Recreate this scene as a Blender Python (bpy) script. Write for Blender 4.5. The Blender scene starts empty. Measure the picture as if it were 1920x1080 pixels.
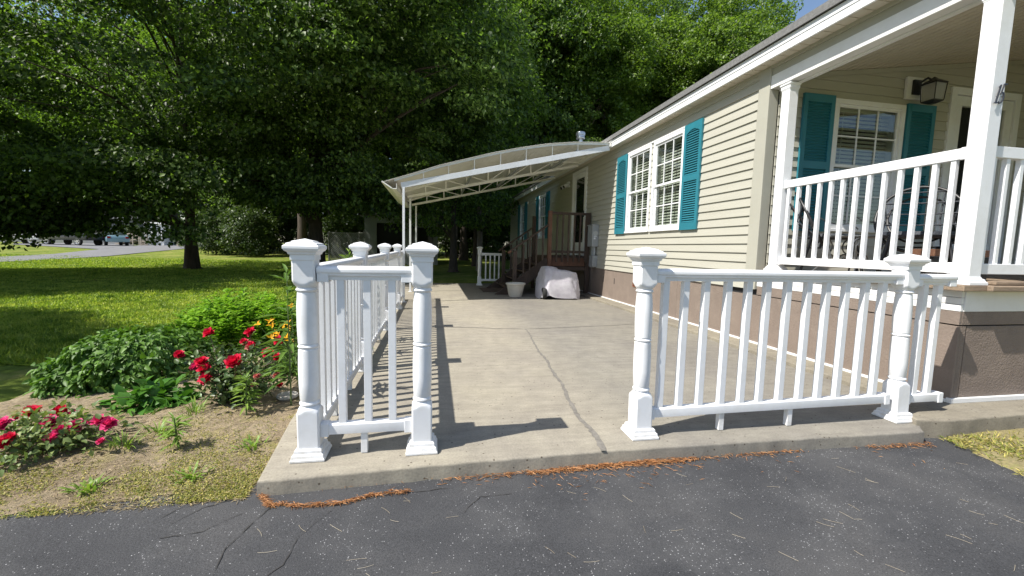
import bpy, bmesh, math, random
import numpy as np
from mathutils import Vector, Matrix
random.seed(7); rng = np.random.default_rng(11)
scn = bpy.context.scene; COL = scn.collection
# ------------------------------------------------------------ camera model (x: away from the house wall is -x, y: along the wall)
FPX, TH, RO, YAW, HC = 790.0, math.radians(5.46), math.radians(1.32), math.radians(10.6), 1.12
fw = np.array([math.sin(YAW)*math.cos(TH), math.cos(YAW)*math.cos(TH), -math.sin(TH)])
rt0 = np.array([math.cos(YAW), -math.sin(YAW), 0]); up0 = np.cross(rt0, fw)
rt = math.cos(RO)*rt0 + math.sin(RO)*up0
dn = math.sin(RO)*rt0 - math.cos(RO)*up0
CAMP = np.array([0, 0, HC])
def ray(u, v): return (u-960)/FPX*rt + (v-540)/FPX*dn + fw
def Z(u, v, z=0.0): d = ray(u, v); return CAMP + d*((z-HC)/d[2])
def Yp(u, v, y): d = ray(u, v); return CAMP + d*(y/d[1])
def gz(x, y):
    D = x*0.184 + y*0.983
    t = np.clip((D-16)/28, 0, 1); t = t*t*(3-2*t)
    return -0.1 + 0.5*t
def GH(u, v):
    z = -0.1
    for _ in range(30):
        p = Z(u, v, z); z = 0.5*z + 0.5*float(gz(p[0], p[1]))
    return p
# ------------------------------------------------------------ materials
def new_mat(name):
    m = bpy.data.materials.new(name); m.use_nodes = True
    nt = m.node_tree; b = nt.nodes['Principled BSDF']
    return m, nt, b
def N(nt, t, **k):
    n = nt.nodes.new(t)
    for a, v in k.items():
        if a in n.inputs: n.inputs[a].default_value = v
        else: setattr(n, a, v)
    return n
def noise(nt, vec, scale, detail=4, rough=.6):
    n = N(nt, 'ShaderNodeTexNoise'); n.inputs['Scale'].default_value = scale; n.inputs['Detail'].default_value = detail
    n.inputs['Roughness'].default_value = rough; nt.links.new(vec, n.inputs['Vector']); return n.outputs['Fac']
def ramp(nt, fac, stops):
    r = N(nt, 'ShaderNodeValToRGB'); e = r.color_ramp.elements
    while len(e) < len(stops): e.new(0.5)
    for i, (p, c) in enumerate(stops):
        e[i].position = p; e[i].color = (*c, 1) if len(c) == 3 else c
    nt.links.new(fac, r.inputs['Fac']); return r.outputs['Color']
def mix(nt, fac, a, b, mode='MIX'):
    m = N(nt, 'ShaderNodeMix', data_type='RGBA', blend_type=mode)
    for s, v in ((0, fac), (6, a), (7, b)):
        if hasattr(v, 'is_linked'): nt.links.new(v, m.inputs[s])
        else: m.inputs[s].default_value = v if s == 0 else ((*v, 1) if len(v) == 3 else v)
    return m.outputs[2]
def coords(nt): return N(nt, 'ShaderNodeTexCoord').outputs['Object']
def bumpn(nt, b, h, strength, dist=.01):
    n = N(nt, 'ShaderNodeBump'); n.inputs['Strength'].default_value = strength; n.inputs['Distance'].default_value = dist
    nt.links.new(h, n.inputs['Height']); nt.links.new(n.outputs['Normal'], b.inputs['Normal'])
def sc3(c, f): return tuple(min(1, x*f) for x in c)
def PM(name, col, rough=.5, var=.12, scale=4, bump=0, bscale=80, metal=0, spec=.5, stretch=None, dirt=None, dirtamt=.35):
    m, nt, b = new_mat(name); v = coords(nt)
    if stretch:
        mp = N(nt, 'ShaderNodeMapping'); mp.inputs['Scale'].default_value = stretch; nt.links.new(v, mp.inputs['Vector']); v = mp.outputs['Vector']
    c = ramp(nt, noise(nt, v, scale, 6), [(.3, sc3(col, 1-var)), (.7, sc3(col, 1+var))])
    if dirt:
        f = ramp(nt, noise(nt, v, scale*2.3, 8, .7), [(.48, (0, 0, 0)), (.75, (dirtamt,)*3)])
        c = mix(nt, f, c, dirt)
    nt.links.new(c, b.inputs['Base Color'])
    b.inputs['Roughness'].default_value = rough; b.inputs['Metallic'].default_value = metal; b.inputs['Specular IOR Level'].default_value = spec
    if bump: bumpn(nt, b, noise(nt, v, bscale, 5), bump)
    return m
def leafmat(name, c0, c1, trans=.35, rough=.45, tcol=None, spec=.35, patch=None):
    m, nt, b = new_mat(name)
    g = N(nt, 'ShaderNodeNewGeometry'); r = g.outputs['Random Per Island']
    c = ramp(nt, r, [(0, c0), (.55, tuple((a+b_)/2 for a, b_ in zip(c0, c1))), (1, c1)])
    if patch: c = mix(nt, 1, c, ramp(nt, noise(nt, coords(nt), patch, 6, .7), [(.36, (.42, .55, .4)), (.5, (1, 1, 1)), (.64, (1.4, 1.2, 1.5))]), 'MULTIPLY')
    nt.links.new(c, b.inputs['Base Color']); b.inputs['Roughness'].default_value = rough; b.inputs['Specular IOR Level'].default_value = spec
    t = N(nt, 'ShaderNodeBsdfTranslucent'); tc = mix(nt, 1.0, c, tcol or (1.5, 1.6, .7), 'MULTIPLY'); nt.links.new(tc, t.inputs['Color'])
    ms = N(nt, 'ShaderNodeMixShader'); ms.inputs[0].default_value = trans
    nt.links.new(b.outputs[0], ms.inputs[1]); nt.links.new(t.outputs[0], ms.inputs[2])
    nt.links.new(ms.outputs[0], nt.nodes['Material Output'].inputs['Surface']); return m
MT = {}
MT['vinyl'] = PM('white_vinyl', (.80, .81, .83), .36, .04, 3, .05, 30, dirt=(.56, .54, .48), dirtamt=.32)
MT['vinylbase'] = PM('grimy_white_vinyl', (.76, .765, .775), .45, .06, 6, .08, 60, dirt=(.42, .38, .30), dirtamt=.6)
MT['paint'] = PM('white_paint', (.78, .78, .77), .45, .05, 4, .06, 40, dirt=(.55, .52, .45), dirtamt=.2)
MT['siding'] = PM('khaki_siding', (.435, .425, .365), .5, .05, 1.6, .12, 120, stretch=(1, .25, 6), dirt=(.36, .345, .28), dirtamt=.25)
MT['trim'] = PM('khaki_trim', (.40, .392, .335), .5, .05, 2, .06, 60, dirt=(.45, .42, .33), dirtamt=.2)
MT['soffit'] = PM('soffit_tan', (.60, .55, .45), .6, .06, 3)
MT['skirt'] = PM('brown_skirting', (.212, .168, .140), .75, .09, 2.5, .5, 55, dirt=(.33, .27, .22), dirtamt=.3)
MT['skirtrough'] = PM('brown_stucco', (.212, .168, .140), .8, .12, 3, 1.0, 75, dirt=(.33, .27, .22), dirtamt=.3)
MT['teal'] = PM('teal_shutter', (.025, .18, .235), .45, .08, 3, .05, 60)
MT['shingle'] = PM('grey_shingle', (.18, .18, .18), .9, .2, 30, .5, 120)
MT['wood'] = PM('weathered_brown_wood', (.060, .038, .027), .75, .3, 5, .3, 60, stretch=(4, 4, 1), dirt=(.13, .095, .07))
MT['redwood'] = PM('red_brown_wood', (.13, .058, .032), .7, .3, 5, .3, 60, stretch=(4, 4, 1), dirt=(.27, .17, .10))
MT['deck'] = PM('worn_deck_boards', (.27, .20, .14), .8, .3, 6, .4, 50, stretch=(1, 8, 8), dirt=(.12, .10, .08), dirtamt=.6)
MT['darkgap'] = PM('dark_interior', (.02, .02, .022), .8, .1)
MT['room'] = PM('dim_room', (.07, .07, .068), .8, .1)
MT['blind'] = PM('window_blind', (.42, .43, .37), .6, .04)
MT['metal'] = PM('grey_metal', (.36, .38, .40), .45, .08, 6, metal=.3, dirt=(.25, .24, .22))
MT['galv'] = PM('galvanised_pipe', (.6, .61, .62), .35, .1, 6, metal=.7)
MT['black'] = PM('black_metal', (.02, .02, .022), .4, .1)
MT['iron'] = PM('grey_wire_metal', (.25, .26, .27), .35, .1, metal=.7)
MT['wicker'] = PM('dark_wicker', (.03, .035, .045), .6, .3, 40, .6, 90)
MT['pot'] = PM('cream_plastic', (.60, .56, .48), .5, .06, 3, dirt=(.42, .36, .28))
MT['mat'] = PM('door_mat', (.10, .07, .055), .95, .2, 20, .8, 150)
MT['cover'] = PM('grey_cloth', (.52, .50, .53), .75, .18, 3.5, .25, 60, dirt=(.34, .29, .36), dirtamt=.75)
MT['rubber'] = PM('black_rubber', (.02, .02, .02), .8, .1)
MT['awning'] = PM('cream_awning_metal', (.88, .86, .80), .4, .05, 2, dirt=(.55, .5, .42), dirtamt=.4)
MT['awnskylit'] = PM('skylit_awning_frame', (.70, .72, .74), .35, .06, 3, dirt=(.5, .5, .47), dirtamt=.4)  # cool skylight on the front truss put into its colour
MT['rust'] = PM('rust', (.25, .085, .035), .9, .3, 20)
MT['shedwall'] = PM('pale_shed_siding', (.36, .38, .38), .7, .1, 2)
MT['shadedsiding'] = PM('shaded_grey_siding', (.20, .205, .21), .7, .1, 2)  # grey siding, darkened to carry the shade on the far house
MT['shedroof'] = PM('shed_roof', (.07, .07, .07), .9, .2)
MT['lattice'] = PM('grey_lattice', (.36, .38, .37), .7, .1)
MT['bark'] = PM('bark', (.075, .058, .045), .95, .35, 5, 1.0, 18, stretch=(3, 3, .6))
MT['palebark'] = PM('pale_bark', (.19, .165, .14), .95, .35, 5, .8, 18, stretch=(3, 3, .6))
MT['stem'] = PM('green_stem', (.09, .13, .04), .7, .2)
MT['redstem'] = PM('brown_stem', (.10, .075, .04), .7, .2)
MT['maple'] = leafmat('maple_leaf', (.018, .042, .013), (.175, .26, .062), .38, .46, tcol=(1.7, 2.0, .6), spec=.3)
MT['maplelit'] = leafmat('sunlit_leaf', (.045, .090, .022), (.20, .285, .062), .38, .45, tcol=(1.6, 1.8, .6), spec=.38)  # brighter copy of the maple leaf, sunlight put into the colour
MT['poplar'] = leafmat('poplar_leaf', (.035, .075, .022), (.095, .155, .035), .36, .6, spec=.2)
MT['conifer'] = leafmat('conifer_needle', (.014, .034, .016), (.040, .072, .026), .12)
MT['understory'] = leafmat('understory_leaf', (.03, .055, .018), (.075, .115, .03), .35)
MT['shrubd'] = leafmat('dark_shrub_leaf', (.048, .115, .015), (.130, .250, .034), .26, .5)
MT['shrubl'] = leafmat('light_shrub_leaf', (.13, .28, .022), (.26, .44, .04), .3, .4)
MT['roseleaf'] = leafmat('rose_leaf', (.045, .085, .030), (.11, .165, .055), .2, .4)
MT['rosepale'] = leafmat('pale_rose_leaf', (.10, .16, .05), (.23, .29, .10), .25, .45)
MT['hosta'] = leafmat('broad_leaf', (.055, .155, .022), (.10, .235, .035), .25, .35)
MT['weed'] = leafmat('weed_leaf', (.13, .23, .045), (.25, .36, .07), .3, .45)
MT['lilyleaf'] = leafmat('lily_leaf', (.07, .14, .03), (.13, .22, .045), .25, .4)
MT['redpetal'] = leafmat('red_petal', (.55, .008, .04), (.76, .03, .10), .25, .5, (1.2, .6, .8))
MT['pinkpetal'] = leafmat('pink_petal', (.62, .03, .17), (.85, .12, .32), .25, .5, (1.2, .6, .8))
MT['fadepetal'] = leafmat('faded_petal', (.62, .20, .20), (.78, .42, .34), .25, .6, (1.2, .8, .8))
MT['yellowpetal'] = leafmat('yellow_petal', (.80, .40, .012), (.85, .58, .03), .25, .5, (1.2, 1, .5))
MT['grassblade'] = leafmat('grass_blade', (.16, .27, .03), (.42, .50, .09), .34, .5, patch=2.2)
MT['drygrass'] = leafmat('dry_groundcover', (.13, .18, .03), (.50, .42, .13), .2, .6)
MT['straw'] = leafmat('dry_straw', (.22, .17, .09), (.46, .38, .22), .1, .7, (1, 1, 1))
MT['needle'] = leafmat('orange_pine_needle', (.40, .18, .075), (.66, .37, .17), .1, .6, (1, 1, 1))
MT['paleneedle'] = leafmat('pale_pine_needle', (.30, .24, .16), (.55, .48, .36), .1, .6, (1, 1, 1))
MT['carblue'] = PM('pale_blue_car_paint', (.27, .42, .50), .22, .04, metal=.3)
MT['carwhite'] = PM('white_car_paint', (.72, .72, .72), .22, .04)
MT['cardark'] = PM('dark_car_paint', (.03, .032, .036), .22, .04)
MT['carglass'] = PM('car_glass', (.03, .04, .045), .08, .04)
MT['alloy'] = PM('alloy_rim', (.6, .6, .62), .3, .05, metal=.7)
MT['taillight'] = PM('red_tail_lamp', (.35, .02, .02), .25, .05)
MT['greywood'] = PM('grey_bleached_wood', (.42, .36, .29), .8, .2, 4)
MT['number'] = PM('dark_bronze_number', (.06, .06, .07), .3, .1, metal=.5)
MT['frosted'] = PM('lamp_glass', (.55, .54, .52), .2, .1)
MT['stone'] = PM('grey_stone', (.38, .36, .33), .9, .15, 8, .4)
def glassmat():
    m, nt, b = new_mat('window_glass'); nt.nodes.remove(b)
    t = N(nt, 'ShaderNodeBsdfTransparent'); t.inputs['Color'].default_value = (.90, .93, .91, 1)
    g = N(nt, 'ShaderNodeBsdfGlossy'); g.inputs['Roughness'].default_value = .02
    f = N(nt, 'ShaderNodeLayerWeight'); f.inputs['Blend'].default_value = .5      # Schlick, the same from both sides of the pane
    p4 = N(nt, 'ShaderNodeMath', operation='POWER'); p4.inputs[1].default_value = 4.5; nt.links.new(f.outputs['Facing'], p4.inputs[0])
    mp = N(nt, 'ShaderNodeMath', operation='MULTIPLY_ADD'); mp.inputs[1].default_value = .85; mp.inputs[2].default_value = .075; nt.links.new(p4.outputs[0], mp.inputs[0])
    ms = N(nt, 'ShaderNodeMixShader'); nt.links.new(mp.outputs[0], ms.inputs[0]); nt.links.new(t.outputs[0], ms.inputs[1]); nt.links.new(g.outputs[0], ms.inputs[2])
    nt.links.new(ms.outputs[0], nt.nodes['Material Output'].inputs['Surface']); return m
MT['glass'] = glassmat()
def hazymat():
    m, nt, b = new_mat('weathered_lamp_glass'); b.inputs['Base Color'].default_value = (.5, .49, .46, 1); b.inputs['Roughness'].default_value = .3
    t = N(nt, 'ShaderNodeBsdfTransparent'); ms = N(nt, 'ShaderNodeMixShader'); ms.inputs[0].default_value = .5
    nt.links.new(t.outputs[0], ms.inputs[1]); nt.links.new(b.outputs[0], ms.inputs[2]); nt.links.new(ms.outputs[0], nt.nodes['Material Output'].inputs['Surface']); return m
MT['hazyglass'] = hazymat()
def concrete(name, warm, grey):
    m, nt, b = new_mat(name); v = coords(nt)
    sx = N(nt, 'ShaderNodeSeparateXYZ'); nt.links.new(v, sx.inputs[0])
    n1 = noise(nt, v, .9, 6, .65); n2 = noise(nt, v, 7, 8, .7); n3 = noise(nt, v, 90, 3)
    # right-hand pour of the slab is the greyer one: x beyond the crack line
    a = N(nt, 'ShaderNodeMath', operation='MULTIPLY_ADD'); a.inputs[1].default_value = .5; a.inputs[2].default_value = -.0
    nt.links.new(n1, a.inputs[0])
    s = N(nt, 'ShaderNodeMath', operation='ADD'); nt.links.new(sx.outputs[0], s.inputs[0]); nt.links.new(a.outputs[0], s.inputs[1])
    f = ramp(nt, N(nt, 'ShaderNodeMapRange', **{'From Min': 1.15, 'From Max': 1.75}).outputs[0], [(0, (0, 0, 0)), (1, (1, 1, 1))])
    mr = [n for n in nt.nodes if n.type == 'MAP_RANGE'][-1]; nt.links.new(s.outputs[0], mr.inputs['Value'])
    base = mix(nt, f, warm, grey)
    base = mix(nt, ramp(nt, n2, [(.35, (.82,)*3), (.7, (1.1,)*3)]), base, base, 'MIX')
    c = mix(nt, 1, base, ramp(nt, n2, [(.3, (.80, .79, .78)), (.72, (1.09, 1.08, 1.06))]), 'MULTIPLY')
    c = mix(nt, 1, c, ramp(nt, n1, [(.35, (.86, .85, .86)), (.65, (1.06, 1.05, 1.0))]), 'MULTIPLY')
    mp = N(nt, 'ShaderNodeMapping'); mp.inputs['Scale'].default_value = (1.3, 11, 1); nt.links.new(v, mp.inputs['Vector'])
    c = mix(nt, 1, c, ramp(nt, noise(nt, mp.outputs['Vector'], 1.6, 8, .75), [(.32, (.84, .83, .83)), (.6, (1.05, 1.05, 1.04))]), 'MULTIPLY')
    vo = N(nt, 'ShaderNodeTexVoronoi'); vo.inputs['Scale'].default_value = 26; nt.links.new(v, vo.inputs['Vector'])
    p = ramp(nt, vo.outputs['Distance'], [(.10, (1, 1, 1)), (.17, (0, 0, 0))])
    vr = ramp(nt, vo.outputs['Color'], [(.60, (0, 0, 0)), (.62, (1, 1, 1))])
    pm = mix(nt, 1, p, vr, 'MULTIPLY')
    c = mix(nt, pm, c, mix(nt, 1, c, (.35, .31, .28), 'MULTIPLY'))
    sp = ramp(nt, n3, [(.32, (.86,)*3), (.6, (1.05,)*3)]); c = mix(nt, 1, c, sp, 'MULTIPLY')
    nt.links.new(c, b.inputs['Base Color']); b.inputs['Roughness'].default_value = .88; b.inputs['Specular IOR Level'].default_value = .25
    bumpn(nt, b, mix(nt, .5, noise(nt, v, 60, 8, .75), n2), .35, .012); return m
MT['concrete'] = concrete('driveway_concrete', (.325, .302, .255), (.248, .236, .212))
MT['concrete2'] = concrete('footing_concrete', (.25, .23, .19), (.25, .23, .19))
def asphalt(name, speck=True):
    m, nt, b = new_mat(name); v = coords(nt)
    n1 = noise(nt, v, 1.3, 6); n2 = noise(nt, v, 200, 3); n3 = noise(nt, v, 3.1, 5)
    c = ramp(nt, n1, [(.28, (.036, .037, .041)), (.5, (.055, .056, .060)), (.72, (.082, .081, .082))])
    c = mix(nt, 1, c, ramp(nt, n2, [(.3, (.55,)*3), (.7, (1.35,)*3)]), 'MULTIPLY')
    c = mix(nt, ramp(nt, n3, [(.5, (0, 0, 0)), (.75, (.5,)*3)]), c, (.095, .095, .097))
    if speck:
        for s, thr, r0 in ((120, .30, .80), (66, .22, .90)):
            vo = N(nt, 'ShaderNodeTexVoronoi'); vo.inputs['Scale'].default_value = s; nt.links.new(v, vo.inputs['Vector'])
            p = ramp(nt, vo.outputs['Distance'], [(thr*.7, (1, 1, 1)), (thr, (0, 0, 0))])
            sep = N(nt, 'ShaderNodeSeparateColor'); nt.links.new(vo.outputs['Color'], sep.inputs[0])
            ad = N(nt, 'ShaderNodeMath', operation='MULTIPLY_ADD'); ad.inputs[1].default_value = 1.15; nt.links.new(n3, ad.inputs[0]); nt.links.new(sep.outputs[0], ad.inputs[2])
            q = ramp(nt, N(nt, 'ShaderNodeMath', operation='MULTIPLY').outputs[0], [(.0, (0, 0, 0)), (1, (1, 1, 1))])
            mm = [n for n in nt.nodes if n.type == 'MATH'][-1]; nt.links.new(ad.outputs[0], mm.inputs[0]); mm.inputs[1].default_value = .545
            rr = [n for n in nt.nodes if n.type == 'VALTORGB'][-1]; rr.color_ramp.elements[0].position = r0-.04; rr.color_ramp.elements[1].position = r0
            c = mix(nt, mix(nt, 1, p, q, 'MULTIPLY'), c, mix(nt, sep.outputs[1], (.10, .10, .105), (.42, .42, .43)))
    nt.links.new(c, b.inputs['Base Color']); b.inputs['Roughness'].default_value = .82; b.inputs['Specular IOR Level'].default_value = .3
    bumpn(nt, b, mix(nt, .4, n2, noise(nt, v, 60, 4)), .6, .008); return m
MT['asphalt'] = asphalt('driveway_asphalt'); MT['road'] = PM('road_asphalt', (.17, .17, .18), .85, .12, 1.5)
MT['crackdark'] = PM('crack_fill', (.034, .032, .030), .95, .2, 30)
MT['crackgrey'] = PM('crack_mortar', (.175, .162, .142), .95, .25, 25, .5, 80)
def groundmat(name, stops, scale, stops2=None, bump=.5, bs=60):
    m, nt, b = new_mat(name); v = coords(nt)
    c = ramp(nt, noise(nt, v, scale, 8, .7), stops)
    c = mix(nt, 1, c, ramp(nt, noise(nt, v, scale*14, 5, .7), [(.3, (.6, .62, .6)), (.7, (1.3, 1.25, 1.2))]), 'MULTIPLY')
    if stops2: c = mix(nt, ramp(nt, noise(nt, v, scale*3.3, 8, .75), [(.52, (0, 0, 0)), (.66, (.8,)*3)]), c, stops2)
    nt.links.new(c, b.inputs['Base Color']); b.inputs['Roughness'].default_value = .95; b.inputs['Specular IOR Level'].default_value = .1
    bumpn(nt, b, noise(nt, v, bs, 6, .75), bump, .03); return m
MT['lawn'] = groundmat('lawn_ground', [(.3, (.07, .12, .02)), (.5, (.15, .20, .035)), (.7, (.27, .27, .075))], .45, (.30, .27, .10))
MT['dirt'] = groundmat('bed_soil', [(.3, (.22, .17, .115)), (.5, (.35, .285, .20)), (.7, (.43, .36, .26))], 1.8, (.30, .27, .10), .9, 45)
MT['yard'] = groundmat('dry_grass_ground', [(.3, (.17, .145, .085)), (.5, (.25, .215, .125)), (.7, (.31, .27, .14))], 3, (.20, .20, .07))
# ------------------------------------------------------------ mesh building
ORG = {}
class MB:
    def __init__(s): s.v = []; s.f = []
    def add(s, vs, fs):
        n = len(s.v); s.v += [tuple(map(float, p)) for p in vs]; s.f += [tuple(i+n for i in f) for f in fs]; return s
    def box(s, x0, x1, y0, y1, z0, z1):
        x0, x1 = sorted((x0, x1)); y0, y1 = sorted((y0, y1)); z0, z1 = sorted((z0, z1))
        return s.add([(x0,y0,z0),(x1,y0,z0),(x1,y1,z0),(x0,y1,z0),(x0,y0,z1),(x1,y0,z1),(x1,y1,z1),(x0,y1,z1)],
                     [(0,3,2,1),(4,5,6,7),(0,1,5,4),(1,2,6,5),(2,3,7,6),(3,0,4,7)])
    def bar(s, a, b, w, h, up=(0,0,1)):
        a = Vector(a); b = Vector(b); d = (b-a).normalized(); u = Vector(up); sd = d.cross(u)
        if sd.length < 1e-4: sd = d.cross(Vector((1,0,0)))
        sd.normalize(); u = sd.cross(d).normalized(); vs = []
        for p in (a, b):
            for i, j in ((-1,-1),(1,-1),(1,1),(-1,1)): vs.append(p+sd*(w/2*i)+u*(h/2*j))
        return s.add(vs, [(0,1,2,3),(7,6,5,4),(0,4,5,1),(1,5,6,2),(2,6,7,3),(3,7,4,0)])
    def tube(s, pts, r, n=8, cap=True):
        pts = [Vector(p) for p in pts]; rs = r if isinstance(r, (list, tuple)) else [r]*len(pts); vs = []; fs = []
        d0 = (pts[1]-pts[0]).normalized(); ref = Vector((0,0,1)) if abs(d0.z) < .9 else Vector((1,0,0)); sd = d0.cross(ref).normalized()
        for i, p in enumerate(pts):
            d = (pts[min(i+1,len(pts)-1)]-pts[max(i-1,0)]).normalized(); sd = (sd-d*sd.dot(d)).normalized(); u = d.cross(sd)
            for k in range(n):
                a = 2*math.pi*k/n; vs.append(p+(sd*math.cos(a)+u*math.sin(a))*rs[i])
        for i in range(len(pts)-1):
            for k in range(n): fs.append((i*n+k, i*n+(k+1)%n, (i+1)*n+(k+1)%n, (i+1)*n+k))
        if cap: fs += [tuple(range(n))[::-1], tuple(range((len(pts)-1)*n, len(pts)*n))]
        return s.add(vs, fs)
    def rings(s, rings, cap=True):
        n = len(rings[0]); vs = [p for r in rings for p in r]; fs = []
        for i in range(len(rings)-1):
            for k in range(n): fs.append((i*n+k, i*n+(k+1)%n, (i+1)*n+(k+1)%n, (i+1)*n+k))
        if cap: fs += [tuple(range(n))[::-1], tuple(range((len(rings)-1)*n, len(rings)*n))]
        return s.add(vs, fs)
    def lathe(s, c, prof, n=24): 
        return s.rings([[(c[0]+r*math.cos(2*math.pi*k/n), c[1]+r*math.sin(2*math.pi*k/n), c[2]+z) for k in range(n)] for r, z in prof])
    def sq(s, c, prof):
        return s.rings([[(c[0]+h*i, c[1]+h*j, c[2]+z) for i, j in ((-1,-1),(1,-1),(1,1),(-1,1))] for h, z in prof])
    def prism(s, poly, axis, a, b):
        def P(p, t): return {'x': (t,p[0],p[1]), 'y': (p[0],t,p[1]), 'z': (p[0],p[1],t)}[axis]
        n = len(poly); vs = [P(p, a) for p in poly]+[P(p, b) for p in poly]
        return s.add(vs, [tuple(range(n))[::-1], tuple(range(n, 2*n))]+[(i, (i+1)%n, n+(i+1)%n, n+i) for i in range(n)])
    def build(s, name, mat, parent=None, bevel=0, smooth=None, label=None):
        return build_mesh(name, s.v, s.f, mat, parent, bevel, smooth, label)
def root_org(p): return ORG.get(p.name, Vector((0,0,0)))
def build_mesh(name, V, Fc, mat, parent=None, bevel=0, smooth=None, label=None):
    me = bpy.data.meshes.new(name); o = root_org(parent) if parent else Vector((0,0,0))
    me.from_pydata([(a-o.x, b-o.y, c-o.z) for a, b, c in V], [], Fc)
    bm = bmesh.new(); bm.from_mesh(me)
    bmesh.ops.recalc_face_normals(bm, faces=bm.faces)
    if bevel:
        es = [e for e in bm.edges if len(e.link_faces) == 2 and e.calc_face_angle(0) > .6]
        bmesh.ops.bevel(bm, geom=es, offset=bevel, segments=2, profile=.6, affect='EDGES', clamp_overlap=True)
    bm.to_mesh(me); bm.free()
    if smooth:
        for p in me.polygons: p.use_smooth = True
        me.set_sharp_from_angle(angle=math.radians(smooth))
    me.materials.append(MT[mat] if isinstance(mat, str) else mat); me.validate()
    ob = bpy.data.objects.new(name, me); COL.objects.link(ob)
    if parent: ob.parent = parent; ORG[ob.name] = o
    if label: ob['label'] = label
    return ob
def fast_mesh(name, V, T, mat, parent=None):
    """numpy triangles / quads, for foliage"""
    o = root_org(parent) if parent else Vector((0,0,0)); V = np.asarray(V, np.float32) - np.array(o, np.float32)
    k = T.shape[1]; me = bpy.data.meshes.new(name)
    me.vertices.add(len(V)); me.vertices.foreach_set('co', V.ravel())
    me.loops.add(T.size); me.loops.foreach_set('vertex_index', T.ravel().astype(np.int32))
    me.polygons.add(len(T)); me.polygons.foreach_set('loop_start', np.arange(0, T.size, k, dtype=np.int32))
    me.update(calc_edges=True); me.materials.append(MT[mat]); me.validate()
    ob = bpy.data.objects.new(name, me); COL.objects.link(ob)
    if parent: ob.parent = parent; ORG[ob.name] = o
    return ob
def tag(o, label=None, cat=None, group=None, kind=None):
    for k, v in (('label', label), ('category', cat), ('group', group), ('kind', kind)):
        if v: o[k] = v
    return o
def thing(name, label, cat, loc=(0,0,0), group=None):
    o = bpy.data.objects.new(name, None); COL.objects.link(o); o.location = loc; o.empty_display_size = .2
    ORG[o.name] = Vector(loc); return tag(o, label, cat, group)
def copy_tree(o, parent=None):
    c = o.copy(); COL.objects.link(c); c.parent = parent
    for ch in list(o.children): copy_tree(ch, c)
    return c
def nrm(a): return a/np.maximum(np.linalg.norm(a, axis=1, keepdims=True), 1e-9)
def leaves(C, A, Nn, L, W, fold=.25, bend=.15):
    """kite leaves: C base points, A axis, Nn normal, returns verts and tris"""
    A = nrm(A); S = nrm(np.cross(A, Nn)); U = np.cross(S, A); L = L[:,None]; W = W[:,None]
    b = C; t = C + A*L - U*L*bend; m = .45
    l = C + A*L*m + S*W*.5 + U*W*fold; r = C + A*L*m - S*W*.5 + U*W*fold
    V = np.stack([b, l, t, r], 1).reshape(-1, 3); n = len(C); i = np.arange(n)[:,None]*4
    T = np.concatenate([i+np.array([[0,2,1]]), i+np.array([[0,3,2]])], 0); return V, T
def leaf6(C, A, Nn, L, W, fold=.2, bend=.25):
    """broader six-point leaves for close plants"""
    A = nrm(A); S = nrm(np.cross(A, Nn)); U = np.cross(S, A); L = L[:,None]; W = W[:,None]
    P = [C, C+A*L*.3+S*W*.46+U*W*fold, C+A*L*.68+S*W*.34+U*(W*fold-L*bend*.4), C+A*L-U*L*bend,
         C+A*L*.68-S*W*.34+U*(W*fold-L*bend*.4), C+A*L*.3-S*W*.46+U*W*fold, C+A*L*.4-U*L*bend*.1]
    V = np.stack(P, 1).reshape(-1, 3); n = len(C); i = np.arange(n)[:,None]*7
    T = np.concatenate([i+np.array([[6,a,b]]) for a, b in ((0,1),(1,2),(2,3),(3,4),(4,5),(5,0))], 0); return V, T
def rand(n, a, b): return rng.uniform(a, b, n)
# ------------------------------------------------------------ turned vinyl post
def turned_ring(c, h, R, z, n=40):
    out = []
    for k in range(n):
        a = 2*math.pi*(k+.5)/n; ca, sa = math.cos(a), math.sin(a); r = min(h/max(abs(ca), abs(sa)), R); out.append((c[0]+r*ca, c[1]+r*sa, z))
    return out
def turned_post(parent, x, y, z0=0.0, lean=(0,0), s=1.0):
    h = .054; prof = [(0,.2),(.235,.2),(.243,.0745),(.252,.067),(.262,.0575),(.272,.050),(.276,.044),(.279,.0415),(.283,.046),(.290,.0505),(.297,.049),(.303,.0435),
        (.306,.044),(.312,.047),(.40,.0505),(.50,.0505),(.575,.0475),(.579,.0425),(.584,.046),(.592,.0505),(.600,.046),(.605,.0425),(.609,.0475),(.70,.0505),(.80,.0495),(.868,.0445),
        (.871,.0415),(.876,.047),(.884,.051),(.891,.048),(.896,.043),(.901,.049),(.912,.057),(.922,.066),(.932,.0745),(.94,.2),(1.07,.2)]
    hh = (h, )
    m = MB(); rg = []
    for z, R in prof:
        px = x+lean[0]*z; py = y+lean[1]*z; rg.append(turned_ring((px,py), h, R, z0+z*s))
    m.rings(rg); p = m.build('post', 'vinyl', parent, smooth=32)
    tx, ty = x+lean[0]*1.08, y+lean[1]*1.08
    cp = MB().sq((tx,ty,z0), [(.0575,1.035*s),(.0575,1.062*s),(.064,1.064*s),(.067,1.074*s),(.078,1.082*s),(.0835,1.092*s),(.0835,1.104*s),(.079,1.109*s),(.073,1.111*s),(.071,1.118*s),(.052,1.124*s),(.050,1.129*s),(.001,1.142*s)])
    cp.build('post_cap', 'vinyl', p, bevel=.0015)
    MB().sq((x,y,z0), [(.084,.002),(.084,.012),(.079,.020),(.076,.034),(.068,.040),(.066,.055),(.0575,.062)]).build('base_trim', 'vinylbase', p, bevel=.0015)
    return p
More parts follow.
